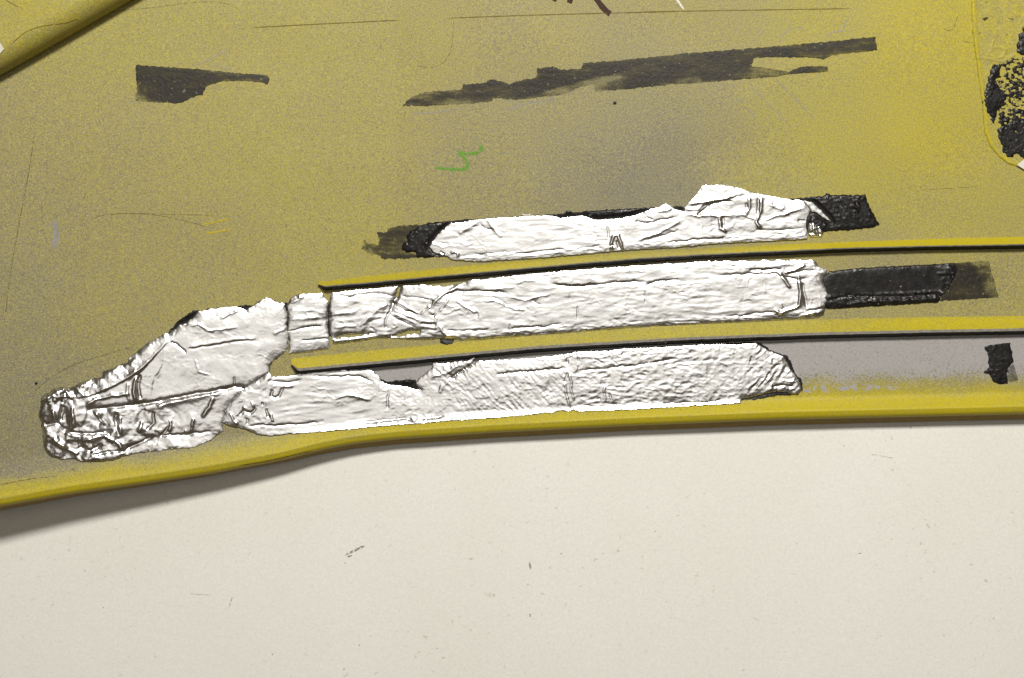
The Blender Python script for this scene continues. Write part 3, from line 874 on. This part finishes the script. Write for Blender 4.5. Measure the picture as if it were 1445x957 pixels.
F3c = [
    (D_((974, 330), (930, 410), (918, 450), (925, 500), (980, 500)), -.5, 1.5), (E_((130, 350), (260, 310), (400, 305), (700, 315)), -.8, 3), (J_((330, 780), (560, 808), (900, 772), (1150, 760)), -.6, 2.6), (J_((1150, 800), (1240, 760), (1436, 745)), -.6, 2.5),
    (F_((0, 240), (300, 222), (560, 217), (640, 245), (760, 270), (860, 260)), -.6, 3), (F_((340, 192), (450, 187), (625, 177)), -1.0, 2.2), (F_((590, 205), (650, 280), (690, 345)), .9, 2.8),
    (F_((752, 215), (775, 350), (770, 480), (735, 508), (600, 548), (552, 515)), 1.1, 3.2), (F_((792, 290), (808, 400), (828, 510)), -.7, 3), (F_((610, 465), (625, 520)), .4, 2), (F_((640, 210), (760, 170), (820, 135)), .6, 2.6), (F_((660, 225), (800, 195), (900, 195)), -.4, 2.4),
    (F_((820, 535), (960, 515), (1010, 490)), -.5, 2.4), (F_((750, 580), (850, 555), (960, 545)), .5, 2.4), (F_((130, 580), (300, 572), (470, 545), (560, 548)), -.5, 2), (E_((180, 640), (380, 638), (550, 632)), -.5, 2), (E_((720, 620), (900, 610), (1000, 610), (1150, 575)), -.45, 2), (E_((1080, 255), (1250, 270), (1436, 260)), -.5, 3),
    (E_((40, 500), (42, 430), (130, 345), (220, 300), (310, 245)), .6, 3), (E_((70, 380), (45, 420), (40, 500), (75, 520)), -.5, 1.8), (E_((90, 520), (108, 600), (180, 680), (300, 690)), .5, 2.6), (E_((100, 540), (110, 620)), -.5, 1.6), (E_((265, 385), (340, 440), (430, 488)), .45, 2.2),
    (E_((440, 480), (440, 545)), -.3, 1.5), (E_((480, 385), (600, 385), (690, 430), (760, 455), (860, 462)), .4, 2.6), (E_((560, 350), (660, 400), (700, 435)), -.3, 2), (E_((700, 355), (850, 380), (960, 350), (1050, 335)), .35, 2.4), (E_((900, 375), (970, 425)), -.3, 2),
    (E_((480, 300), (760, 270)), .3, 3), (E_((770, 240), (830, 215), (940, 215)), .35, 2), (E_((715, 580), (720, 660)), -.35, 1.3), (E_((1285, 430), (1290, 550)), -.4, 1.3), (J_((1140, 840), (1145, 950)), -.4, 1.3), (E_((1222, 330), (1225, 380)), -.3, 1.2),
    (E_((150, 500), (230, 470), (300, 440)), .35, 2.2), (E_((110, 480), (150, 440), (210, 350)), .35, 2), (D_((700, 490), (790, 400), (850, 345), (940, 290)), .5, 4), (D_((770, 450), (870, 420), (930, 360)), -.3, 3),
    (D_((480, 490), (680, 480)), .3, 2.4), (D_((450, 380), (560, 370), (700, 345)), .3, 3), (D_((470, 210), (620, 235), (700, 215), (880, 205), (1010, 235)), -.5, 2.6), (D_((1030, 225), (1200, 240), (1300, 262)), -.4, 2),
    (D_((1310, 250), (1295, 340)), -.5, 1.8), (D_((920, 500), (1000, 500), (1020, 480), (980, 440)), .3, 2),
] + [(D_(a, b), s * .34, 1.7) for a, b, s in (((1000, 262), (1215, 385), 1), ((1000, 300), (1205, 405), -1), ((975, 345), (1210, 430), 1), ((1080, 350), (1215, 385), -1), ((960, 392), (1185, 500), -1), ((970, 370), (1200, 465), 1), ((1210, 440), (1365, 448), 1), ((1210, 462), (1360, 470), -1),
      ((1215, 485), (1365, 492), 1), ((1230, 510), (1370, 520), -1), ((1210, 385), (1300, 310), 1), ((1320, 400), (1350, 370), -1), ((790, 490), (830, 525), -1), ((740, 480), (730, 515), 1))]
def F3x(x, y, d):
    lf = sstep(640, 560, x); wear = sstep(560, 540, x) * sstep(414, 408, y)
    calm = sstep(640, 760, x)
    z = .11 * dirn(x, y, -0.07, 42, 8.5, 41) + .05 * dirn(x, y, -0.07, 16, 4.5, 42) + .10 * fbm(x / 16, y / 10, 43, 2) + .30 * wear * crumple(x, y, 7, 44)
    z = z + .12 * (1 - calm) * ridged(x / 17, y / 13, 45)
    e2 = np.interp(x, [640, 800, 1000, 1170], [398, 388, 378, 376])
    z = z + .28 * sstep(e2 + 6, e2 - 4, y) * ridged(x / 28, y / 4.2, 46) * sstep(620, 680, x)
    bot = np.interp(x, [460, 600, 700, 840, 1000, 1170], [484, 479, 477, 468, 457, 448])
    z = z + .22 * sstep(bot - 14, bot - 7, y) * ridged(x / 17, y / 4, 47)
    return z
foil_piece('long foil strip between the two ribs, tucked behind the thin rib', F3, F3h, F3c, F3x, 0.95, 140,
           back_poly=[D_((445, 270), (480, 260), (1030, 240), (1000, 470), (520, 520), (460, 560), (440, 520)), E_((0, 300), (300, 300), (600, 250), (1436, 160), (1436, 600), (700, 660), (300, 690), (0, 690)), E_((110, 690), (250, 700), (225, 755), (180, 768), (130, 735)), E_((1340, 640), (1370, 640), (1350, 668))])

# bare butyl end of that strip
R4 = R_((300, 170), (340, 137), (470, 122), (600, 115), (900, 100), (912, 140), (880, 200), (840, 250), (830, 275), (600, 290), (350, 305), (310, 300))
def blob(name, label, cat, polys, hmm, mat=M_BUTYL, seed=1, edge=1.2, step=1.5, lump=.2, extra=None, group=None, cover=None, field=None, bb=None, skirt=.002, grain=0.0):
    def fld(x, y):
        f = np.full(np.shape(x), -1e9)
        for q in polys: f = np.maximum(f, poly_sdf(x, y, q))
        return f + edge * fbm(x / 5.5, y / 5.5, seed, 4)
    def hgt(x, y, d):
        z = hmm * (0.3 + 0.7 * (1 - np.exp(-d / 2.5))) + lump * np.abs(fbm(x / 8, y / 8, seed + 2, 3)) + grain * np.abs(perlin(x / 2.8, y / 2.8, seed + 3))
        if extra is not None: z = z + extra(x, y)
        return np.maximum(z, 0.04) * .001
    at = {'cover': (lambda x, y, d: np.clip(cover(x, y) * (0.75 + .25 * sstep(0, 5, d)), 0, 1))} if cover else None
    o = link(name, field_mesh(name, bb or bbox(*polys), step, field or fld, hgt, skirt, at), mat)
    tag(o, label, cat, group)
    return o
blob('butyl_strip', 'flat black butyl strip protruding from the right end of the long middle foil', 'butyl tape', [R4], 0.8, seed=201, edge=.8, lump=.05,
     extra=lambda x, y: creases(x, y, [(R_((400, 290), (520, 272), (680, 268), (830, 262)), .7, 2.2), (R_((330, 270), (420, 245), (560, 250), (700, 250), (850, 235)), -.45, 2.2), (R_((880, 110), (890, 160), (870, 220), (830, 250)), .9, 3), (R_((820, 150), (880, 145)), .6, 2)])
     + .45 * sstep(415, 419, y - (x - 1170) * -0.045) * crumple(x, y, 6, 207) + .5 * sstep(1320, 1335, x) * crumple(x, y, 9, 208))

# -- lowest strip
F5 = (C_((560, 572), (580, 490), (615, 415), (690, 330), (760, 280), (835, 235), (905, 190), (950, 150), (990, 192), (1100, 185))
      + G_((0, 232), (100, 219), (250, 206), (420, 200), (500, 200), (530, 228), (560, 253), (575, 283), (620, 305), (700, 310), (770, 325), (840, 342), (798, 300), (820, 263), (870, 223), (915, 183), (920, 152), (980, 158), (1060, 146), (1130, 132), (1207, 118),
           (1185, 163), (1115, 205), (1036, 256), (1050, 262), (1130, 212), (1200, 165), (1230, 142), (1420, 134))
      + M_((60, 378), (300, 362), (560, 330), (650, 310), (830, 308), (1000, 290), (1200, 280)) + N_((166, 268), (300, 258), (450, 248), (600, 258), (760, 243), (830, 290), (900, 325), (970, 345), (1000, 390), (1030, 450), (1080, 510), (1108, 560), (1118, 610), (1098, 640), (1060, 650), (1000, 630),
           (920, 625), (830, 640), (740, 665), (647, 680), (642, 715), (500, 725), (200, 740)) + M_((1278, 755), (1100, 765), (950, 770), (860, 775), (720, 775), (650, 782), (600, 765), (560, 782), (510, 770), (440, 790), (200, 810)) + G_((1348, 528), (1200, 535), (1000, 550), (850, 565), (700, 575), (500, 590), (250, 615))
      + C_((1197, 669), (1100, 672), (970, 688), (880, 680), (800, 650), (740, 625), (660, 615), (585, 588)))
F5c = [
    (C_((980, 300), (970, 350), (1000, 375)), -.7, 2.4), (C_((1075, 280), (1040, 350), (990, 385)), -.6, 2.4), (C_((1080, 275), (1160, 270)), .4, 3), (C_((935, 460), (950, 540)), -.6, 2), (C_((970, 500), (985, 570)), .6, 2.2), (C_((700, 520), (740, 480), (800, 500), (860, 440)), -.6, 2.4), (C_((740, 440), (770, 490)), .6, 2.2),
    (C_((800, 400), (830, 440)), .5, 2.4), (C_((770, 540), (770, 590)), -.5, 2), (C_((620, 490), (660, 570), (690, 590)), .6, 2.4), (C_((900, 400), (905, 430)), -.5, 2), (C_((770, 605), (900, 600), (1000, 605), (1200, 590), (1436, 570)), -.5, 2.2), (C_((940, 230), (1000, 230), (1120, 240), (1240, 220)), -.45, 3),
    (G_((100, 245), (260, 250), (420, 245), (520, 290)), -.55, 2.6), (G_((230, 410), (345, 370), (420, 390), (500, 405)), .5, 3.2), (G_((630, 310), (610, 400), (615, 470)), -.35, 1.8), (G_((420, 565), (600, 545), (740, 530), (790, 560)), -.5, 2.2), (G_((850, 535), (1000, 515)), -.4, 2.4), (G_((1040, 258), (975, 300), (950, 360)), .45, 1.6, 's'),
    (M_((0, 490), (120, 480), (300, 468), (480, 450), (560, 440)), -.6, 2.8), (M_((640, 462), (780, 455), (900, 442), (1100, 420), (1445, 365)), -.5, 2.4), (N_((0, 420), (250, 390), (500, 370)), -.25, 3), (M_((540, 550), (550, 650), (580, 750)), .5, 2), (M_((580, 470), (590, 600), (610, 700)), .45, 2), (M_((560, 480), (535, 560)), -.45, 1.8), (M_((640, 410), (610, 480)), .4, 2),
    (M_((560, 410), (560, 370), (610, 340)), -.4, 1.8), (M_((640, 350), (660, 400)), -.35, 1.8), (M_((770, 365), (850, 410)), -.4, 1.8), (M_((880, 350), (950, 415)), -.4, 1.8), (M_((855, 580), (850, 620), (855, 700)), .4, 1.8), (M_((790, 690), (820, 680)), -.5, 2), (M_((890, 640), (900, 690), (950, 745)), -.4, 1.8), (M_((680, 740), (870, 745)), -.4, 1.6),
    (N_((730, 350), (722, 400)), -.45, 1.8), (N_((790, 290), (770, 330)), .35, 1.8), (N_((880, 350), (880, 410)), .35, 2), (N_((700, 480), (740, 440)), -.4, 1.6), (N_((880, 450), (960, 410)), -.4, 1.6), (N_((880, 595), (960, 575), (1060, 590)), -.5, 2), (N_((880, 560), (885, 600), (800, 645)), .4, 2), (N_((960, 540), (1090, 550)), .35, 2),
    (N_((0, 725), (150, 715), (400, 712), (500, 690)), -.5, 1.8), (G_((900, 250), (1000, 230), (1120, 150)), .35, 2.5), (G_((930, 190), (970, 230)), -.3, 2), (G_((990, 170), (1000, 210)), .3, 2),
] + [(N_((690 + i * 34, 610 - i * 8), (790 + i * 30, 520 - i * 14)), (-1) ** i * .28, 1.7) for i in range(8)]
def F5x(x, y, d):
    left = sstep(392, 372, x)
    rip = sstep(380, 400, x) * sstep(540, 500, x)
    diag = sstep(600, 640, x) * sstep(815, 770, x); quilt = sstep(500, 560, x)
    z = .42 * left * crumple(x, y, 12, 61) + .13 * rip * dirn(x, y, -0.08, 40, 8, 62)
    z = z + quilt * (.16 * ridged(x / 12.0, y / 9.0, 63) * (1 - .3 * diag) + .07 * ridged(x / 5.5, y / 4.5, 64))
    z = z + .22 * diag * dirn(x, y, 0.85, 24, 6.5, 65) * sstep(505, 530, y)
    z = z + .20 * sstep(800, 840, x) * sstep(1030, 960, x) * dirn(x, y, -0.06, 20, 7, 66)
    ends = sstep(1020, 1070, x)
    z = z + .17 * ends * dirn(x, y, -0.75, 26, 6, 67)
    top = np.interp(x, [420, 700, 960, 1070], [524, 507, 489, 485])
    z = z + .28 * sstep(top + 9, top + 2, y) * quilt * ridged(x / 6, y / 6, 68)
    return z
foil_piece('lowest foil strip nearest the panel lip, torn open at its upper edge', F5, [], F5c, F5x, 0.95, 160, rlo=0.6,
           back_poly=[G_((100, 260), (500, 230), (600, 282), (700, 275), (760, 268), (800, 272), (830, 300), (860, 350), (1000, 290), (1200, 190), (1445, 165), (1445, 515), (900, 540), (100, 590)), M_((100, 385), (560, 335), (600, 318), (1445, 275), (1445, 730), (700, 760), (100, 800)),
                      N_((100, 280), (450, 245), (700, 240), (800, 245), (870, 300), (985, 340), (1012, 345), (1030, 380), (1050, 450), (1080, 505), (1112, 515), (1127, 560), (1122, 620), (1090, 650), (1040, 655), (930, 655), (830, 675), (740, 690), (640, 695), (100, 730))])

# -- uppermost strip
F4 = (I_((635, 475), (660, 420), (730, 340), (810, 270), (900, 262), (985, 245), (1110, 232), (1200, 222)) + J_((0, 222), (150, 210), (290, 205), (360, 210), (420, 225), (520, 215), (610, 205), (680, 230), (740, 245), (830, 235), (950, 225), (1050, 205), (1130, 175), (1200, 145), (1260, 135), (1310, 98), (1380, 140))
      + H_((60, 250), (112, 262), (125, 225), (160, 190), (200, 150), (220, 110), (235, 97), (330, 95), (400, 100), (480, 120), (560, 145), (640, 160), (700, 172), (800, 190), (860, 190), (930, 205), (975, 245), (1030, 300), (1052, 334), (1000, 302), (950, 267), (915, 272), (900, 300), (888, 345), (898, 400), (903, 435), (800, 445), (600, 455), (300, 470))
      + J_((1436, 470), (1000, 495), (870, 505), (500, 540), (200, 565)) + I_((1316, 575), (1200, 582), (1050, 592), (910, 585), (820, 575), (780, 545), (720, 530), (670, 510)))
F4c = [
    (H_((340, 290), (345, 370), (385, 400)), .8, 2.8), (H_((365, 300), (365, 360)), -.6, 2), (H_((525, 170), (535, 230), (505, 292)), .7, 2.6), (H_((510, 210), (520, 255)), -.5, 2), (H_((612, 170), (600, 260), (572, 330), (605, 378)), .9, 2.8), (H_((590, 180), (585, 300)), -.6, 2.2), (H_((620, 328), (700, 290), (750, 285), (800, 262), (890, 240)), .5, 3),
    (H_((640, 210), (760, 265), (780, 290)), .35, 3), (H_((130, 215), (220, 205), (330, 190), (450, 165)), .7, 3.5), (H_((230, 230), (350, 205), (430, 200)), -.5, 2.6), (H_((195, 285), (240, 260), (278, 225)), -.8, 2.4), (H_((110, 285), (300, 292), (480, 285), (580, 315)), .4, 2.6), (H_((400, 185), (500, 160)), -.4, 2.4),
    (J_((818, 290), (835, 400)), -.4, 1.6), (J_((860, 490), (850, 440), (870, 378), (910, 368), (930, 430), (950, 492)), 1.1, 2.6), (J_((840, 455), (880, 455)), -.5, 2), (J_((905, 420), (920, 485)), -.8, 2.4), (J_((1050, 425), (1250, 350), (1436, 255)), .45, 3), (J_((1100, 430), (1280, 380), (1436, 330)), -.3, 2.4), (J_((1060, 240), (1100, 270), (1200, 265), (1436, 210)), -.45, 2.4),
    (J_((0, 537), (200, 520), (400, 495), (460, 492)), -.45, 2), (J_((550, 488), (700, 470), (760, 460)), -.45, 2), (H_((0, 467), (200, 445), (350, 437), (570, 422)), -.55, 2.4), (H_((360, 440), (430, 425), (520, 430)), .4, 2), (I_((880, 360), (900, 340), (1000, 290), (1040, 250)), .45, 4), (I_((1050, 260), (1090, 310), (1180, 330)), -.4, 3), (I_((1120, 240), (1180, 320), (1250, 395)), .4, 3),
    (I_((815, 525), (850, 505), (880, 520), (870, 560)), .6, 2.2), (I_((640, 440), (740, 470), (900, 460)), .25, 2), (I_((660, 430), (800, 440)), -.25, 2), (I_((720, 510), (760, 530)), -.5, 2), (I_((900, 540), (1100, 530), (1436, 505)), -.3, 2), (H_((860, 195), (900, 240), (920, 265)), .5, 2.5), (H_((840, 320), (895, 320)), -.4, 2), (H_((120, 250), (200, 250), (240, 215)), .4, 2.5),
    (J_((1130, 180), (1150, 225), (1220, 245)), -.4, 2), (J_((1230, 165), (1300, 165), (1360, 150)), .4, 2.5), (H_((215, 110), (230, 160), (215, 190)), -.25, 1.6), (H_((560, 380), (720, 385), (890, 370)), -.3, 1.8),
]
def F4x(x, y, d):
    lf = sstep(950, 900, x)
    z = .12 * lf * dirn(x, y, -0.07, 45, 8.0, 71) + .05 * dirn(x, y, -0.07, 15, 4, 72) + .18 * (1 - lf) * fbm(x / 22, y / 14, 73, 2) + .10 * (1 - lf) * ridged(x / 20, y / 12, 74)
    bot = np.interp(x, [600, 720, 960, 1140], [370, 366, 348, 337])
    z = z + .18 * sstep(bot - 14, bot - 8, y) * ridged(x / 15, y / 4, 75)
    return z + .5 * sstep(975, 1010, x) * sstep(1080, 1040, x) * sstep(298, 280, y)
F4b = (I_((440, 375), (480, 340), (540, 290), (620, 270), (780, 250), (900, 243), (985, 238)) + J_((300, 198), (465, 182), (470, 166), (510, 166), (520, 180), (700, 163), (960, 148), (1190, 138), (1436, 126))
       + H_((115, 240), (200, 290), (600, 220), (800, 180), (900, 172), (1000, 168), (1020, 150), (1060, 160), (1150, 158), (1200, 160), (1270, 158), (1285, 200), (1310, 260), (1340, 310), (1358, 345), (1330, 365), (1240, 375), (1130, 385), (1030, 390), (880, 400), (300, 440))
       + J_((1000, 470), (400, 500)) + I_((1200, 550), (900, 560), (720, 550), (600, 558), (530, 555), (510, 512), (440, 515), (405, 490), (410, 440), (445, 420)))
foil_piece('uppermost foil strip with a folded flap at its right end', F4, [], F4c, F4x, 0.95, 180, rlo=0.8, back_poly=[F4b])

SC = H_((905, 340), (930, 322), (970, 345), (1000, 380), (1005, 405), (990, 428), (920, 430), (903, 400))
blob('foil_scrap', 'tiny round foil scrap beside the torn right end of the uppermost foil', 'foil scrap', [SC], 1.1, M_FOIL, 210, .5, 1.0, .05,
     extra=lambda x, y: creases(x, y, [(H_((905, 390), (985, 360)), .4, 1.5), (H_((910, 400), (990, 410)), -.4, 1.5), (H_((930, 330), (950, 420)), .4, 1.6), (H_((960, 345), (980, 425)), -.35, 1.5)]), skirt=.0012)
blob('butyl_lump', 'small ragged tear of butyl curled on the black end of the uppermost strip', 'butyl lump', [H_((1195, 200), (1230, 190), (1245, 230), (1240, 270), (1220, 290), (1215, 255), (1190, 250))], 1.7, M_BUTYL, 230, .8, 1.0, .7)

# ------------------------------------------------------------------ residues
R1 = P_((660, 312), (700, 318), (800, 325), (950, 335), (1040, 345), (1150, 355), (1300, 365), (1308, 385), (1300, 415), (1270, 400), (1180, 393), (1080, 395), (1030, 408), (1000, 420), (985, 460), (930, 475), (880, 503), (790, 500), (720, 495), (658, 490), (665, 420), (658, 360))
blob('adhesive_residue', 'dark cleaver-shaped adhesive smear alone at the upper left', 'residue', [R1], .05, M_RES, 301, 1.1, 1.6, .07, group='adhesive smears on the panel',
     cover=lambda x, y: .64 - .35 * sstep(214, 205, x) * sstep(122, 130, y) + .15 * fbm(x / 14, y / 14, 5, 2), skirt=.0006)
R2 = (K_((40, 525), (70, 490), (120, 455), (190, 430), (350, 420), (430, 415), (450, 380), (600, 370), (630, 345), (720, 360), (760, 380), (850, 345), (940, 335), (950, 270), (1060, 258), (1100, 280), (1240, 275), (1260, 235), (1340, 228))
      + L_((134, 156), (220, 148), (400, 130), (500, 118), (680, 105), (800, 95), (1000, 80), (1150, 65), (1250, 55), (1395, 40), (1405, 105), (1300, 115), (1180, 130), (1150, 150), (1090, 138), (1000, 138), (880, 138), (820, 142), (805, 180), (880, 188), (980, 205), (1060, 180), (1170, 180), (1172, 205), (1060, 212),
           (900, 230), (800, 240), (570, 258), (400, 270), (200, 290), (65, 300), (60, 265)) + K_((1244, 396), (1140, 440), (1110, 450), (1000, 460), (880, 478), (790, 480), (690, 475), (650, 475), (640, 495), (450, 510), (300, 520), (170, 525), (80, 525)))
def R2cov(x, y):
    c = .58 + .12 * fbm(x / 26, y / 9, 6, 2)
    c = c - .28 * sstep(665, 640, x)
    low, sg, _ = seg_dist(x, y, K_((790, 480), (1000, 420), (1200, 360), (1340, 310)) + L_((130, 220), (290, 160)))
    c = c - .38 * (sg > 0) * sstep(0, 2, low) * sstep(722, 730, x) * sstep(905, 860, x)
    c = c - .40 * sstep(945, 962, x) * sstep(992, 988, x) * sstep(108, 114, y + .1 * (x - 960))
    c = c + .25 * np.exp(-(low / 2.5) ** 2) - .15 * sstep(1056, 1066, x) * sstep(1120, 1110, x) * sstep(94, 97, y)
    return c
blob('adhesive_residue', 'very long dark adhesive smear slanting across the upper panel, forked at the right', 'residue', [R2], .05, M_RES, 311, 1.2, 1.7, .07, group='adhesive smears on the panel', cover=R2cov, skirt=.0006)
R3 = I_((60, 485), (85, 450), (85, 415), (110, 440), (200, 455), (210, 410), (190, 350), (280, 350), (290, 310), (420, 285), (540, 280), (500, 350), (470, 420), (450, 470), (470, 510), (540, 540), (540, 560), (400, 570), (230, 572), (215, 545), (120, 530), (90, 500))
blob('adhesive_residue', 'thin brownish see-through smear left of the uppermost foil strip', 'residue', [R3], .05, M_RES, 321, 1.4, 1.4, .06, group='adhesive smears on the panel', cover=lambda x, y: .40 + .22 * np.exp(-((y - 363) / 4) ** 2) + .12 * fbm(x / 12, y / 12, 7, 2) + .1 * sstep(540, 560, x) * sstep(335, 325, y), skirt=.0005)
R4b = R_((895, 101), (1055, 88), (1065, 140), (1085, 200), (1098, 255), (1020, 260), (830, 272), (845, 250), (880, 200), (905, 140))
blob('adhesive_residue', 'thin grainy smear at the far right end of the flat black butyl strip', 'residue', [R4b], .05, M_RES, 331, .8, 1.4, .12, group='adhesive smears on the panel', cover=lambda x, y: .70 - .45 * sstep(1380, 1392, x + .5 * (400 - y)) + .12 * fbm(x / 9, y / 9, 8, 2), skirt=.0006)
R5 = R_((1035, 478), (1060, 467), (1150, 458), (1165, 545), (1142, 572), (1136, 600), (1138, 640), (1100, 648), (1075, 635), (1060, 605), (1030, 590), (1055, 570), (1050, 520))
blob('butyl_patch', 'small black ragged butyl patch near the lip at the right', 'butyl patch', [R5], .35, M_BUTYL, 341, 1.0, 1.2, .22)
R5b = R_((1140, 572), (1165, 550), (1178, 600), (1187, 625), (1150, 640), (1137, 630))
blob('adhesive_residue', 'pale see-through corner of adhesive on the small butyl patch', 'residue', [R5b], .05, M_RES, 345, .8, 1.2, .12, group='adhesive smears on the panel', cover=lambda x, y: .16 + 0 * x, skirt=.0004)

TA = T_((150, 365), (205, 348), (190, 400), (165, 440), (195, 480), (235, 520), (215, 560), (185, 590), (165, 670), (150, 650), (130, 610), (103, 555), (113, 490), (135, 420))
TB = T_((180, 690), (230, 675), (270, 650), (360, 640), (500, 655), (500, 900), (360, 880), (315, 855), (290, 830), (260, 850), (230, 845), (200, 780), (185, 730))
TC = T_((285, 240), (310, 170), (330, 150), (420, 140), (420, 330), (325, 310), (290, 280))
TD = T_((150, 360), (290, 300), (420, 280), (420, 700), (200, 680), (160, 480))
def tar_field(x, y):
    rag = 2.6 * fbm(x / 7, y / 7, 401, 4)
    a = np.maximum(poly_sdf(x, y, TA), poly_sdf(x, y, TC)) + rag
    b_ = np.minimum(poly_sdf(x, y, TB) + rag, 60)
    holes = (np.abs(0) + 3.0 * (fbm(x / 5.0, y / 5.0, 405, 3) - 0.34) * 2.2)
    b_ = np.minimum(b_, 3.0 - 9.0 * np.clip(fbm(x / 9, y / 9, 407, 3) - .45, 0, 9))
    mod = fbm(x / 19, y / 17, 409, 2)
    sp = np.minimum(poly_sdf(x, y, TD) + 2 * rag, 4.0 * (fbm(x / 6.5 + .4 * perlin(x / 4, y / 4, 5), y / 5.0, 403, 4) + 0.40 * mod - 0.02))
    return np.maximum(np.maximum(a, b_), sp)
blob('tar_patch', 'flaking black tar patch on the raised pad at the right edge', 'tar patch', [], .62, M_BUTYL, 411, step=0.9, lump=.16, field=tar_field, bb=(1380, 25, 1475, 232), extra=lambda x, y: .15 + 0 * x, skirt=.002)
TS = [T_((95, 100), (130, 85), (140, 100), (110, 118)), T_((235, 96), (275, 100), (270, 110), (245, 106)), T_((195, 184), (260, 186), (240, 194)), T_((55, 188), (100, 168), (96, 182), (65, 192)), T_((115, 8), (132, 5), (130, 18), (118, 16))]
for k, (q, l) in enumerate(zip(TS, ('fuzzy dark smudge high on the raised pad', 'short dark dash at the upper right of the pad', 'flat dark streak just above the black tar patch', 'slanted dark dash crossing the left rim of the pad', 'dark fleck on the pad at the top of the picture'))):
    blob('tar_fleck', l, 'tar fleck', [q], .62, M_RES, 420 + k, .5, .8, .05, group='flecks on the raised pad', cover=lambda x, y: .55 + 0 * x)

# white scraps
def plate(name, label, cat, poly, z0, th, mat):
    zf = z0
    p = np.array(poly)
    n = len(p)
    zz = np.array([zf(x, y) for x, y in poly])
    top = W(p[:, 0], p[:, 1], zz + th); bot = W(p[:, 0], p[:, 1], zz)
    me = bpy.data.meshes.new(name)
    faces = [list(range(n))[::-1], list(range(n, 2 * n))] + [[i, (i + 1) % n, n + (i + 1) % n, n + i] for i in range(n)]
    me.from_pydata(np.concatenate([top, bot]).tolist(), [], faces)
    o = link(name, me, mat); tag(o, label, cat)
    return o
plate('paper_scrap', 'white paper corner at the left picture edge on the raised corner', 'paper scrap', V_((-60, 395), (0, 395), (38, 455), (0, 497), (-60, 520)), lambda x, y: float(zp(x, y) + corner_h(x, y)) + .0001, .0003, M_WHITE)
plate('paper_scrap', 'white chip below the tar patch at the right picture edge', 'paper scrap', T_((288, 892), (325, 862), (370, 840), (380, 900), (325, 915)), lambda x, y: float(zp(x, y)) + .0008, .0003, M_WHITE)

# crumbs
rng = random.Random(4)
CR = [(868, 145, 2.6, 'dark crumb below the long forked smear'), (1163, 315.5, 2.2, 'black crumb right of the round foil scrap'), (51, 541, 2.0, 'dark crumb above the crumpled end of the large foil'), (1283, 592, 0, '')]
for x, y, r, l in CR[:3]:
    pts = [(x + r * (0.7 + .5 * rng.random()) * math.cos(a), y + r * (0.7 + .5 * rng.random()) * math.sin(a)) for a in np.linspace(0, 6.283, 9)[:-1]]
    blob('crumb', l, 'crumb', [pts], .5, M_BUTYL, 500 + int(x), .3, .6, .2, group='black crumbs')
